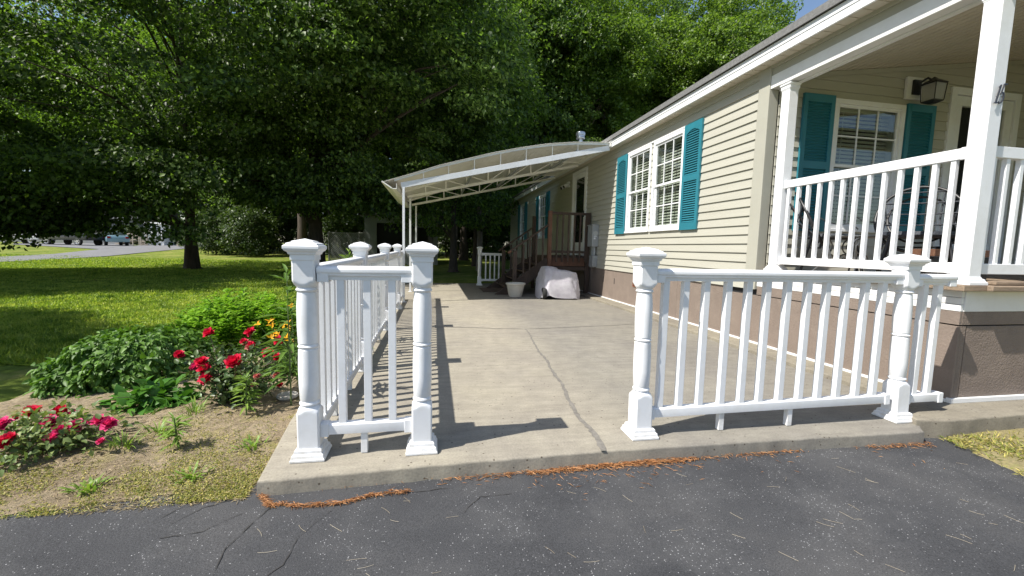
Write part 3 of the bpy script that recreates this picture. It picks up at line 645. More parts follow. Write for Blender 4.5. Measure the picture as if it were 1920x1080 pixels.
m = MB(); m.add([(3.93,4.376,ceilz(3.93)-.055),(11.5,4.376,ceilz(11.5)-.055),(11.5,4.376,ceilz(11.5)-.004),(3.93,4.376,ceilz(3.93)-.004),(3.93,4.386,ceilz(3.93)-.055),(11.5,4.386,ceilz(11.5)-.055),(11.5,4.386,ceilz(11.5)-.004),(3.93,4.386,ceilz(3.93)-.004)],
    [(0,1,2,3),(7,6,5,4),(0,4,5,1),(1,5,6,2),(2,6,7,3),(3,7,4,0)]); m.build('ceiling_trim', 'trim', house)
m = MB(); y = 1.7
while y < 21.5:
    m.box(3.635, XW-.016, y, y+.118, 3.252, 3.262); m.box(3.635, XW-.016, y+.118, y+.13, 3.257, 3.264); y += .13
m.build('soffit', 'soffit', house)
m = MB(); m.box(XW-.018, XW+.0, 1.7, 21.5, 3.215, 3.262); m.build('soffit_moulding', 'trim', house, bevel=.004)
m = MB(); m.box(3.612, 3.634, 1.7, 21.5, 3.245, 3.318); m.box(3.606, 3.634, 1.7, 21.5, 3.321, 3.385); m.build('fascia', 'vinyl', house, bevel=.004)
m = MB(); RS = .25
def roofz(x): return 3.392+RS*(x-3.58)
pts = [(3.575, 3.388), (3.572, 3.462), (8.0, 3.462+RS*4.43), (12.4, 3.462), (12.4, 3.388), (8.0, 3.388+RS*4.43)]
m.prism(pts, 'y', 1.65, 21.6); roof = m.build('roof', 'shingle', house)
m = MB(); m.prism([(3.66, 3.27), (3.66, 3.40), (8, 3.40+RS*4.3), (12.3, 3.30), (12.3, 3.27)], 'y', 21.1, 21.3); m.build('rear_gable', 'trim', house)
# vent pipe on the roof
xp, yp = 4.30, 12.4
m = MB().lathe((xp, yp, 3.55), [(.06,0),(.06,.5),(.062,.86)], 14).build('roof_vent_pipe', 'galv', roof, smooth=40)
m = MB().lathe((xp, yp, 4.40), [(.052,-.02),(.13,0),(.135,.03),(.12,.05),(.12,.10),(.135,.11),(.14,.17),(.12,.20),(.02,.22)], 18).build('roof_vent_cap', 'galv', roof, smooth=40)
# porch lamp on its mounting block
m = MB(); lb(m, Frec, 5.62, 5.86, .013, .045, 3.03, 3.29); blk = m.build('lamp_mounting_block', 'paint', house, bevel=.004)
lamp = thing('wall_lantern', 'old bronze lantern with clear glass panes on the porch wall above the right shutter', 'lamp', (5.78, 4.355, 3.1))
m = MB(); lb(m, Frec, 5.69, 5.80, .046, .07, 3.08, 3.25); m.tube([(5.745,4.33,3.2),(5.76,4.24,3.24),(5.79,4.20,3.19)], .014, 8); m.build('bracket', 'black', lamp, bevel=.003)
cx, cy = 5.80, 4.20
m = MB(); m.sq((cx,cy,3.155), [(.082,0),(.09,.01),(.06,.035),(.025,.06),(.006,.085)]); m.sq((cx,cy,2.955), [(.025,-.025),(.07,0),(.074,.012)])
for i, j in ((-1,-1),(1,-1),(1,1),(-1,1)): m.bar((cx+.07*i, cy+.07*j, 2.965), (cx+.082*i, cy+.082*j, 3.158), .009, .009)
m.build('cage', 'black', lamp)
MB().sq((cx,cy,2.968), [(.064,0),(.076,.184)]).build('lamp_glass', 'hazyglass', lamp); MB().lathe((cx,cy,2.966), [(.018,0),(.02,.08),(.034,.11),(.036,.15),(.02,.18),(.004,.19)], 12).build('bulb', 'frosted', lamp, smooth=50)
# security lamp by the side door
sl = thing('security_light', 'white twin-head floodlight on the side wall next to the raised door', 'floodlight', (3.74, 11.75, 2.95))
m = MB(); lb(m, Fside, 11.63, 11.83, .014, .06, 2.86, 3.02); m.build('housing', 'vinyl', sl, bevel=.01)
for y in (11.60, 11.85):
    h = MB().tube([(3.72,y,2.93),(3.62,y-.02,2.88),(3.58,y-.03,2.85)], [.03,.05,.055], 12).build('lamp_head', 'vinyl', sl, smooth=40); MB().tube([(3.578,y-.0305,2.849),(3.572,y-.032,2.846)], .045, 12).build('lens', 'black', h)
# electric meter
em = thing('electric_meter_box', 'grey electric meter box with conduit on the siding between wooden deck and window', 'meter box', (3.7, 9.5, 1.4))
m = MB(); lb(m, Fside, 9.36, 9.66, .013, .17, 1.19, 1.69); b = m.build('cabinet', 'metal', em, bevel=.008)
m = MB(); lb(m, Fside, 9.345, 9.675, .013, .185, 1.675, 1.70); m.build('cabinet_lid', 'metal', b, bevel=.004)
m = MB(); m.tube([(3.70,9.352,1.50),(3.70,9.36,1.50)], .055, 20); m.tube([(3.71,9.350,1.50),(3.71,9.36,1.50)], .04, 16); m.build('meter_glass', 'galv', b)
m = MB(); m.box(3.66,3.73,9.354,9.36,1.42,1.44); m.box(3.66,3.70,9.354,9.36,1.36,1.40); m.build('notice_label', 'vinyl', b)
m = MB(); m.tube([(3.72,9.45,1.19),(3.72,9.45,.70)], .03, 12); m.tube([(3.72,9.57,1.19),(3.72,9.57,.70)], .025, 12); m.box(3.66,3.776,9.39,9.62,.72,.98); m.build('conduit', 'metal', em, bevel=.003)
# ------------------------------------------------------------ ARCHED AWNING
aw = thing('carport_awning', 'cream arched metal awning on slim white posts fixed to the eave over the drive', 'awning', (1.4, 10.4, 0))
AP = [(-.98,2.30),(-.39,2.50),(.11,2.68),(.63,2.83),(1.15,2.98),(1.69,3.11),(2.24,3.22),(2.8,3.29),(3.2,3.315),(3.60,3.33)]
def archz(x):
    for (a, za_), (b, zb_) in zip(AP[:-1], AP[1:]):
        if x <= b: return za_+(zb_-za_)*(x-a)/(b-a)
    return AP[-1][1]
YA0, YA1 = 8.45, 12.55
xs = np.linspace(-.98, 3.60, 47); m = MB()
for i in range(len(xs)-1):
    a, b = xs[i], xs[i+1]; w = .004
    for p, q, dz in ((a, b-.016, 0), (b-.016, b, .004)):
        zp, zq = archz(p)+dz, archz(q)+dz
        m.add([(p,YA0,zp),(q,YA0,zq),(q,YA1,zq),(p,YA1,zp),(p,YA0,zp+w),(q,YA0,zq+w),(q,YA1,zq+w),(p,YA1,zp+w)], [(0,3,2,1),(4,5,6,7),(0,1,5,4),(1,2,6,5),(2,3,7,6),(3,0,4,7)])
m.build('roof_panel', 'awning', aw)
m = MB(); m.add([(-.98,YA0-.02,2.31),(-.98,YA1,2.31),(-.80,YA1,2.19),(-.80,YA0-.02,2.19),(-.965,YA0-.02,2.325),(-.965,YA1,2.325),(-.785,YA1,2.205),(-.785,YA0-.02,2.205)], [(0,1,2,3),(7,6,5,4),(0,4,5,1),(1,5,6,2),(2,6,7,3),(3,7,4,0)])
m.box(-.80, -.70, YA0, YA1, 2.185, 2.20); m.box(-.71, -.70, YA0, YA1, 2.2, 2.29); m.build('gutter', 'awning', aw)
def chordz(x, y): return 2.30+(3.235-2.30)*(x+.59)/(3.46+.59)-.03
for ti, y in enumerate((8.50, 10.45, 12.45)):
    mt = 'awnskylit' if ti == 0 else 'awning'; h = .105 if ti == 0 else .06
    m = MB(); m.bar((-.62,y,chordz(-.62,y)), (3.58,y,chordz(3.58,y)), .03, h); m.build('lower_chord', mt, aw, bevel=.003)
    m = MB(); P = [(x, y, archz(x)-.022) for x in np.linspace(-.75, 3.58, 24)]
    for a, b in zip(P[:-1], P[1:]): m.bar(a, b, .03, .04)
    m.build('arch_chord', mt, aw)
    nodes = [(-.2), .28, .78, 1.3, 1.82, 2.36, 2.9]; m = MB()
    for k, x in enumerate(nodes):
        if ti == 0: MB().bar((x,y,chordz(x,y)+.05), (x,y,archz(x)-.02), .012, .014).build('truss_upright', 'awning', aw); continue
        m.bar((x,y,chordz(x,y)), (x,y,archz(x)-.02), .022, .03)
        xn = nodes[k+1] if k+1 < len(nodes) else 3.3
        if k < 3: m.bar((x,y,archz(x)-.03), (xn,y,chordz(xn,y)), .02, .02)
        else: m.bar((x,y,chordz(x,y)), (xn,y,archz(xn)-.03), .02, .02)
    if ti: m.build('truss_web', mt, aw)
    if ti == 0:
        pts = [(x, archz(x)-.01) for x in np.linspace(-.7, 3.58, 30)]; 
    px = (-.575, -.555, -.50)[ti]; py = y
    m = MB(); m.box(px-.022, px+.022, py-.022, py+.022, .004, chordz(px, y)-.05); m.box(px-.05, px+.05, py-.05, py+.05, .002, .012); m.build('support_post', 'vinyl', aw, bevel=.003)
m = MB()
for x in (.78, 1.82, 2.9): m.bar((x,8.51,chordz(x,0)+.06), (x,12.44,chordz(x,0)+.06), .04, .05)
m.build('purlin', 'metal', aw)
m = MB(); m.bar((3.585,YA0,3.30),(3.585,YA1,3.30),.03,.09); m.build('wall_hanger', 'awning', aw)
# ------------------------------------------------------------ WOODEN STEPS
st = thing('wooden_steps', 'dark brown wooden landing and steps with railings up to the side door', 'steps', (2.7, 10.7, 0))
y0, y1, x0 = 9.92, 11.52, 2.74
m = MB(); x = x0
while x < 3.74: m.box(x, min(x+.135, 3.772), y0-.02, y1+.02, .91, .945); x += .14
m.build('landing', 'wood', st, bevel=.004)
m = MB(); m.box(x0, 3.77, y0-.0, y0+.038, .70, .905); m.build('rim_joist', 'redwood', st, bevel=.003)
m = MB(); m.box(x0, 3.77, y0-.045, y0-.004, .60, .69); m.box(x0, x0+.04, y0+.04, y1, .62, .905); m.box(x0, 3.77, y1-.04, y1, .62, .905); m.build('rim_joist', 'wood', st, bevel=.003)
def wpost(x, y, a, b, mt='wood', h=.045): MB().box(x-h, x+h, y-h, y+h, a, b).build('newel_post', mt, st, bevel=.004)
wpost(x0, y0-.05, .62, 2.02, 'redwood'); wpost(3.70, y0-.05, .0, 2.0); wpost(x0, y1, .0, 2.0); wpost(1.90, y0-.05, 0.0, 1.06); wpost(1.90, y1, 0, 1.06); wpost(3.0, y1-.2, 0, .62); wpost(2.86, y0+.1, 0, .62)
m = MB(); m.box(x0+.05, 3.66, y0-.07, y0-.03, 1.94, 2.0); m.box(x0+.05, 3.66, y0-.07, y0-.03, 1.02, 1.08); m.build('rail', 'wood', st, bevel=.003)
for k in range(6):
    x = x0+.17+k*.145; MB().box(x-.018, x+.018, y0-.10, y0-.072, .80, 1.95).build('baluster', 'wood', st)
def stairz(x): return .93-(x0-x)*.757
for y in (y0-.05, y1):
    m = MB(); m.bar((x0-.03,y,stairz(x0)+.76), (1.76,y,stairz(1.82)+.79), .09, .04); m.build('handrail', 'wood', st, bevel=.004)
    m = MB(); m.bar((x0,y+.03,stairz(x0)-.13), (1.50,y+.03,stairz(1.5)-.10), .045, .26); m.build('stringer', 'wood', st, bevel=.003)
    for k in range(5):
        x = x0-.17-k*.155
        if abs(x-1.9) < .06: continue
        MB().box(x-.018, x+.018, y-.035, y-.005, stairz(x)-.02, stairz(x)+.755).build('baluster', 'wood', st)
for k in range(4):
    x = x0-.25*(k+1); z = .93-.19*(k+1); MB().box(x-.02, x+.26, y0-.04, y1-.02, z-.04, z).build('tread', 'wood', st, bevel=.004)
MB().bar((1.735,y0-.05,stairz(1.82)+.76), (1.80,y0-.05,stairz(1.82)+.81), .10, .05).build('rail_end', 'redwood', st)
# ------------------------------------------------------------ THINGS ON THE DRIVE
cv = thing('covered_machine', 'pale grey cloth cover draped over a wheeled machine in front of the wooden landing', 'covered machine', (2.8, 9.4, 0))
def cover():
    nu, nv = 72, 40; V = []; cx, cy = 2.80, 9.32
    for j in range(nv+1):
        t = j/nv
        for i in range(nu):
            a = 2*math.pi*i/nu; ca, sa = math.cos(a), math.sin(a); pw = .42
            ex = math.copysign(abs(ca)**pw, ca); ey = math.copysign(abs(sa)**pw, sa)
            if t < .68:
                s = t/.68; fl = 1.0+.12*(1-s)**1.5; z = .03+.60*s
                rf = lambda q: 1-abs(math.sin(q))**.6*2
                fold = .026*rf(a*3.5+1.3+1.6*s)*(1-s*.6)+.016*rf(a*6+.4-2.2*s)*(1-.3*s)+.02*math.sin(a*4+6*s)+.012*rf(a*9+5*s)
                r = fl+fold-.16*s**3*(1 if ex < 0 else .55); z += .02*math.sin(a*9)*(1-s)**2+.035*math.sin(a*3+1)*(1-s)
            else:
                s = (t-.68)/.32; r = .84*(1-s)+.0; z = .63+.045*math.sin(min(1, s*2.2)*math.pi/2)+.02*math.sin(5*ex+2*s)*(1-s)-.035*math.exp(-((ex*r-.1)/.25)**2)
            V.append((cx+.43*ex*r, cy+.42*ey*r+.02, z+.035*ex*(-1 if t > .5 else -.2)))
    F_ = [(j*nu+i, j*nu+(i+1) % nu, (j+1)*nu+(i+1) % nu, (j+1)*nu+i) for j in range(nv) for i in range(nu)]
    return V, F_
V, F_ = cover(); build_mesh('cloth_cover', V, F_, 'cover', cv, smooth=80)
for y in (9.0, 9.6):
    w = MB().rings([[(2.36+dx, y+.16*math.cos(a)*0, .13) for a in (0,)] for dx in ()]) if 0 else MB()
    w.rings([[(2.41+dx, y+r*math.cos(2*math.pi*k/20), .13+r*math.sin(2*math.pi*k/20)) for k in range(20)] for dx, r in ((-.04,.08),(-.04,.12),(-.02,.13),(.02,.13),(.04,.12),(.04,.08))]); w.build('wheel', 'rubber', cv, smooth=40)
m = MB(); m.box(2.5, 3.1, 9.05, 9.6, .08, .5); m.build('machine_body', 'black', cv)
pt = MB(); prof = [(.145,0),(.15,.01),(.15,.03),(.158,.035),(.175,.12),(.195,.22),(.205,.27),(.215,.275),(.228,.28),(.23,.305),(.222,.315),(.21,.31),(.205,.28),(.19,.24),(.0,.235)]
pt.lathe((1.86, 9.5, .0), prof, 36); po = pt.build('flower_pot', 'pot', None, smooth=35); tag(po, 'empty cream plastic flower pot on the concrete beside the covered machine', 'pot')
po.location = (0,0,.001)
tag(MB().box(1.22, 1.84, 10.42, 11.4, .002, .016).build('door_mat', 'mat', None, bevel=.004), 'dark brown rectangular mat on the concrete at the foot of the wooden steps', 'mat')
# ------------------------------------------------------------ PORCH FURNITURE
def papasan(x, y, rz, label, R=.36):
    c = thing('round_chair', label, 'chair', (x, y, .93), 'chairs on the porch'); M_ = Matrix.Translation((x, y, .93)) @ Matrix.Rotation(rz, 4, 'Z')
    def tr(m): m.v = [tuple(M_ @ Vector(p)) for p in m.v]; return m
    ring = lambda r, d, n=32: [(r*math.cos(2*math.pi*k/n), d+.16*math.sin(2*math.pi*k/n)+.0, .54+r*math.sin(2*math.pi*k/n)*1.0) for k in range(n+1)]
    m = MB(); m.tube(ring(R, .12), .014, 8); m.tube(ring(R*.72, .19), .010, 6)
    tr(m).build('back_hoop', 'black', c, smooth=50); m = MB()
    for k in range(-5, 6, 2):
        u = k/6*R; h = math.sqrt(max(0, R*R-u*u)); m.tube([(u, .12-.16*h/R, .54-h), (u*.9, .24, .54), (u, .12+.16*h/R, .54+h)], .007, 5)
        m.tube([(-h, .12+.16*u/R, .54+u), (0, .24+.1*u, .54+u), (h, .12+.16*u/R, .54+u)], .007, 5)
    tr(m).build('backrest', 'wicker', c); m = MB(); m.lathe((0,-.08,.36), [(.0,0),(.25,.0),(.27,.02),(.26,.05),(.0,.06)], 24); tr(m).build('seat', 'wicker', c, smooth=40)
    for sx, sy in ((-1,-1),(1,-1),(1,1),(-1,1)):
        m = MB(); m.tube([(.18*sx, -.08+.18*sy, .37), (.25*sx, -.08+.26*sy, .005)], .013, 8); tr(m).build('leg', 'black', c, smooth=50)
    return c
papasan(4.17, 3.93, .78, 'round wicker chair on the porch in front of the left teal shutter', .33)
papasan(4.32, 3.12, -.93, 'round wicker chair on the porch nearest the front door', .31)
tb = thing('bistro_table', 'small wire table with curled metal scrollwork on the porch between the round chairs', 'table', (4.2, 3.6, .93))
m = MB().lathe((4.2, 3.6, 1.30), [(.0,0),(.25,0),(.26,.008),(.26,.02),(.0,.022)], 32).build('table_top', 'iron', tb, smooth=40)
def spiral(cx, cz, y, r0, turns, sg, n=40): return [(cx+sg*r0*(1-.8*k/n)*math.cos(2*math.pi*turns*k/n), y, cz+r0*(1-.8*k/n)*math.sin(2*math.pi*turns*k/n)) for k in range(n+1)]
for y in (3.42, 3.78):
    m = MB()
    for s in (-1, 1): m.tube(spiral(4.2+s*.14, 1.20, y, .10, 1.6, s), .007, 6); m.tube(spiral(4.2+s*.10, 1.07, y, .07, 1.4, -s), .006, 6)
    m.tube([(3.96,y,1.5),(4.05,y,1.46),(4.2,y,1.44),(4.35,y,1.46),(4.44,y,1.40)], .006, 6)
    m.build('scrollwork', 'iron', tb)
for sx, sy in ((-1,-1),(1,-1),(1,1),(-1,1)): MB().tube([(4.2+.16*sx,3.6+.16*sy,1.30),(4.2+.13*sx,3.6+.13*sy,1.1),(4.2+.24*sx,3.6+.24*sy,.932)], .009, 6).build('leg', 'iron', tb)
pb = thing('plank_bench', 'low bench with a reddish plank top just behind the post numbered 15', 'bench', (4.4, 2.91, .93))
MB().box(4.1, 4.75, 2.82, 3.0, 1.13, 1.19).build('plank', 'redwood', pb, bevel=.004)
for q in (4.12, 4.66): MB().box(q, q+.06, 2.84, 2.98, .927, 1.128).build('leg', 'black', pb)
# ------------------------------------------------------------ SHED, LATTICE
sh = thing('garden_shed', 'pale shed under the trees with a dark doorway and a dark shuttered window', 'shed', (-2.7, 26.5, 0))
ax0, ax1, ys_ = -3.83, .22, 25.0; g = -.1
m = MB(); m.box(ax0, -3.18, ys_, ys_+.1, g, 2.75); m.box(-1.64, -1.25, ys_, ys_+.1, g, 2.75); m.box(-3.18, -1.64, ys_, ys_+.1, 2.35, 2.75); m.box(-.02, ax1, ys_, ys_+.1, g, 2.75)
m.box(-1.25, -.02, ys_, ys_+.1, g, 1.15); m.box(-1.25, -.02, ys_, ys_+.1, 2.15, 2.75); m.box(ax0, ax0+.1, ys_+.1, 29, g, 2.75); m.box(ax1-.1, ax1, ys_+.1, 29, g, 2.75); m.box(ax0+.1, ax1-.1, 28.9, 29, g, 2.75)
m.build('wall', 'shedwall', sh); m = MB(); m.box(-3.16, -1.66, ys_+.06, ys_+.09, g, 2.33); m.build('door', 'darkgap', sh)
m = MB(); m.box(-1.0, -.26, ys_+.03, ys_+.06, 1.2, 2.1); fr = m.build('window', 'darkgap', sh)
for a, b in ((-1.22, -.98), (-.28, -.04)):
    m = MB()
    for k in range(4): xx = a+(b-a)*(k+.5)/4; m.box(xx-.028, xx+.028, ys_-.03, ys_-.004, 1.12, 2.2)
    m.box(a, b, ys_-.05, ys_-.032, 1.3, 1.36); m.box(a, b, ys_-.05, ys_-.032, 1.95, 2.01)
    m.build('board_shutter', 'cardark', sh)
m = MB(); m.box(-.98,-.28,ys_-.012,ys_-.002,1.14,1.2); m.box(-.98,-.28,ys_-.012,ys_-.002,2.1,2.16); m.box(-.98,-.93,ys_-.012,ys_-.002,1.2,2.1); m.box(-.33,-.28,ys_-.012,ys_-.002,1.2,2.1); m.build('window_frame', 'cardark', sh)
m = MB(); m.prism([(ax0-.3,2.72),(ax1+.3,2.72),(ax1+.3,2.80),((ax0+ax1)/2,4.3),(ax0-.3,2.80)], 'y', ys_-.35, 29.3); m.build('roof', 'shedroof', sh)
la = thing('lattice_panel', 'grey diagonal lattice panel standing left of the shed', 'lattice', (-4.4, 21.8, -.1))
m = MB(); X0, X1, Z0, Z1, Yl = -4.98, -3.15, -.06, 1.62, 21.8
for d in (1, -1):
    c = -3.0
    while c < 5:
        pts = []
        # clip the diagonal to the panel
        for t in np.linspace(0, 1, 2): pass
        xa = X0; za_ = Z0+c if d > 0 else Z0+c
        xb = X1; zb_ = za_+(X1-X0)*d
        def clip(xa, za_, xb, zb_):
            t0, t1 = 0.0, 1.0; dz = zb_-za_
            for lim, s in ((Z0, 1), (Z1, -1)):
                n_ = s*(lim-za_); dd = s*dz
                if dd > 0: t0 = max(t0, n_/dd)
                else: t1 = min(t1, n_/dd)
            return (t0, t1) if t1-t0 > .02 else None
        r = clip(xa, za_, xb, zb_)
        if r: m.bar((xa+(xb-xa)*r[0], Yl-.006*d, za_+(zb_-za_)*r[0]), (xa+(xb-xa)*r[1], Yl-.006*d, za_+(zb_-za_)*r[1]), .04, .010, up=(0,1,0))
        c += .105
m.build('lattice', 'lattice', la); m = MB(); m.box(X0-.05,X0,Yl-.03,Yl+.03,-.13,1.68); m.box(X1,X1+.05,Yl-.03,Yl+.03,-.13,1.68); m.box(X0,X1,Yl-.025,Yl+.025,1.62,1.67); m.box(X0,X1,Yl-.025,Yl+.025,-.09,-.06); m.build('frame', 'lattice', la)
# ------------------------------------------------------------ FAR LEFT: CARS AND NEIGHBOUR'S HOUSE
camR = Vector((rt0[0], rt0[1], 0)); camF = Vector((math.sin(YAW), math.cos(YAW), 0))
def far(u, D):  # a spot at depth D behind image column u, on the ground
    p = camF*D+camR*((u-960)/FPX*D); return Vector((p.x, p.y, float(gz(p.x, p.y))))
def car(kind, loc, head, paint, label):
    c = thing('parked_'+('pickup' if kind == 'pickup' else 'car'), label, 'pickup' if kind == 'pickup' else 'car', loc, 'vehicles parked by the far house')
    Mx = Matrix.Translation(loc) @ Matrix.Rotation(head, 4, 'Z')
    def tr(m): m.v = [tuple(Mx @ Vector(p)) for p in m.v]; return m
    if kind == 'pickup':
        lo = [(-2.7,.5),(2.65,.48),(2.72,.75),(2.68,1.05),(1.3,1.16),(1.25,1.17),(-2.75,1.15),(-2.75,.6)]; cab = [(1.25,1.15),(.55,1.78),(-.95,1.80),(-1.15,1.15)]; wx = 1.75; hw = .95
    elif kind == 'suv':
        lo = [(-2.2,.45),(2.2,.42),(2.28,.7),(2.2,.98),(1.15,1.08),(-2.25,1.1),(-2.3,.7)]; cab = [(1.2,1.06),(.45,1.68),(-1.9,1.70),(-2.22,1.08)]; wx = 1.4; hw = .92
    else:
        lo = [(-2.25,.40),(2.2,.36),(2.3,.6),(2.15,.82),(1.0,.95),(-1.75,1.0),(-2.2,.98),(-2.33,.7)]; cab = [(1.05,.93),(.25,1.40),(-.85,1.43),(-1.85,.99)]; wx = 1.38; hw = .88
    def loft(poly, w0, w1):
        m = MB(); zmin = min(z for _, z in poly); zmax = max(z for _, z in poly); n = len(poly)
        w = lambda z: w0+(w1-w0)*(z-zmin)/(zmax-zmin); R_ = []
        for s, ins in ((-1, .09), (-1, 0), (1, 0), (1, .09)):
            cxp = sum(p[0] for p in poly)/n; czp = sum(p[1] for p in poly)/n
            R_.append([(cxp+(x-cxp)*(1-ins*.5), s*(w(z)-(0 if ins else .06)), czp+(z-czp)*(1-ins)) if ins else (x, s*(w(z)-.06), z) for x, z in poly])
        return m.rings(R_)
    b = tr(loft(lo, hw, hw-.02)).build('body', paint, c, bevel=.02, smooth=40)
    tr(loft(cab, hw-.04, hw-.25)).build('cabin', paint, c, bevel=.02, smooth=40)
    m = MB(); cx0 = sum(p[0] for p in cab)/4; cz0 = sum(p[1] for p in cab)/4; inner = [(cx0+(x-cx0)*.90, cz0+(z-cz0)*.74) for x, z in cab]
    zmin, zmax = cab[0][1], cab[1][1]
    for s in (-1, 1):
        q = [(x, s*(hw-.085-.21*(z-zmin)/(zmax-zmin)), z) for x, z in inner]; q2 = [(x, y-s*.03, z) for x, y, z in q]
        m.add(q+q2, [(0,1,2,3),(7,6,5,4),(0,4,5,1),(1,5,6,2),(2,6,7,3),(3,7,4,0)])
    for a, bb in ((cab[0], cab[1]), (cab[3], cab[2])):
        d = .015 if a is cab[0] else -.015; v = []
        for f, ww in ((.12, hw-.2), (.9, hw-.3)):
            x = a[0]+(bb[0]-a[0])*f; z = a[1]+(bb[1]-a[1])*f; v += [(x+d, -ww, z+.012), (x+d, ww, z+.012)]
        m.add(v+[(x-d*1.5, y, z-.02) for x, y, z in v], [(0,1,3,2),(6,7,5,4),(0,4,5,1),(2,3,7,6),(0,2,6,4),(1,5,7,3)])
    tr(m).build('windows', 'carglass', c)
    rr = .40 if kind != 'car' else .33
    for sx in (-1, 1):
        for sy in (-1, 1):
            m = MB(); m.rings([[(wx*sx+r*math.cos(2*math.pi*k/24), sy*(hw-.12+dy), rr+r*math.sin(2*math.pi*k/24)) for k in range(24)] for dy, r in ((-.1,rr*.7),(-.1,rr*.95),(-.06,rr),(.08,rr),(.11,rr*.95),(.11,rr*.68))])
            w = tr(m).build('wheel', 'rubber', c, smooth=40); m = MB()
            m.rings([[(wx*sx+r*math.cos(2*math.pi*k/20), sy*(hw-.12+dy), rr+r*math.sin(2*math.pi*k/20)) for k in range(20)] for dy, r in ((.08,rr*.66),(.118,rr*.66),(.112,rr*.58),(.09,rr*.5))])
            for k in range(5):
                a = 2*math.pi*k/5; m.bar((wx*sx, sy*(hw-.02), rr), (wx*sx+rr*.62*math.cos(a), sy*(hw-.02), rr+rr*.62*math.sin(a)), .07, .03, up=(0,1,0))
            tr(m).build('rim', 'alloy', w)
    xf = max(p[0] for p in lo); xb = min(p[0] for p in lo)
    for s in (-1, 1):
        tr(MB().box(xf-.14, xf-.03, s*.5, s*.78, .62, .76)).build('headlight', 'alloy', c); tr(MB().box(xb-.0, xb+.10, s*.55, s*.80, .75, .93)).build('tail_light', 'taillight', c)
    return c
camang = math.atan2(camR.y, camR.x)
car('car', far(214, 43), camang+math.radians(142), 'carblue', 'pale blue sedan parked in front of the far wooden ramp')
car('pickup', far(138, 41), camang+math.radians(172), 'cardark', 'dark pickup parked beside the pale blue sedan, behind the tree branches')
car('suv', far(55, 42), camang+math.radians(176), 'carwhite', 'white car half hidden by low branches at the far left')
nh = thing('neighbour_house', 'pale house across the road with a bleached wooden ramp and steps', 'house', far(150, 56))
def nb(u0, u1, D0, D1, z0, z1, name, mt, par=nh):
    m = MB(); c = []
    for u, D in ((u0, D0), (u1, D0), (u1, D1), (u0, D1)):
        p = camF*D+camR*((u-960)/FPX*D0); c.append(p)
    g = float(gz(c[0].x, c[0].y)); m.add([(p.x, p.y, g+z0) for p in c]+[(p.x, p.y, g+z1) for p in c], [(0,3,2,1),(4,5,6,7),(0,1,5,4),(1,2,6,5),(2,3,7,6),(3,0,4,7)]); return m.build(name, mt, par)
nb(-40, 255, 54, 62, -.2, 3.2, 'wall', 'shadedsiding'); nb(-60, 262, 53.4, 62.6, 3.2, 3.5, 'eave', 'shadedsiding'); nb(-60, 262, 54.5, 61.5, 3.5, 4.6, 'roof', 'shedroof')
for u in (30, 95, 170): 
    w = nb(u, u+26, 53.93, 53.99, 1.2, 2.5, 'window', 'paint'); nb(u+2, u+24, 53.88, 53.92, 1.3, 2.4, 'pane', 'carglass', w)
nb(272, 308, 52, 54, -.2, 2.6, 'porch_enclosure', 'paint'); nb(266, 312, 51.7, 54, 2.6, 2.8, 'porch_roof', 'paint')
rp = thing('wooden_ramp', 'bleached wooden ramp with rails and steps leading to the far house', 'ramp', far(255, 48))
def rb(u0, z0, u1, z1, D, w=.09, h=.09, name='rail', mt='greywood'):
    a = far(u0, D); b = far(u1, D); a.z = float(gz(a.x, a.y))+z0; b.z = float(gz(b.x, b.y))+z1; return MB().bar(a, b, w, h).build(name, mt, rp)
for z in (.35, .75, 1.1): rb(226, z, 264, z+.45, 48)
for u, e in ((230,.05),(240,.17),(250,.29),(262,.42)): rb(u, -.1, u, 1.1+e, 48, .1, .1, 'post')
rb(224, .12, 264, .55, 48.6, 1.1, .08, 'ramp_deck')
for k in range(4): rb(266, .62-.17*k, 276, .62-.17*k, 47.6-.3*k, .28, .06, 'tread')
for u in (265, 277): rb(u, .0, u, 1.6, 46.6, .1, .1, 'post')
a = far(277, 46.6); b = far(281, 49); a.z += 1.0; b.z += 1.75; MB().bar(a, b, .08, .1).build('rail', 'greywood', rp)
for u, lb_ in ((334, 'bleached post at the far roadside, the one farther from the trunk'), (341, 'bleached post at the far roadside, the one nearer the trunk')):
    p = far(u, 46); q = MB(); q.box(p.x-.1, p.x+.1, p.y-.1, p.y+.1, p.z-.1, p.z+1.75); q.sq((p.x,p.y,p.z+1.75), [(.13,0),(.13,.05),(.02,.12)]); tag(q.build('wooden_post', 'greywood', None, bevel=.01), lb_, 'post', 'bleached posts by the road')

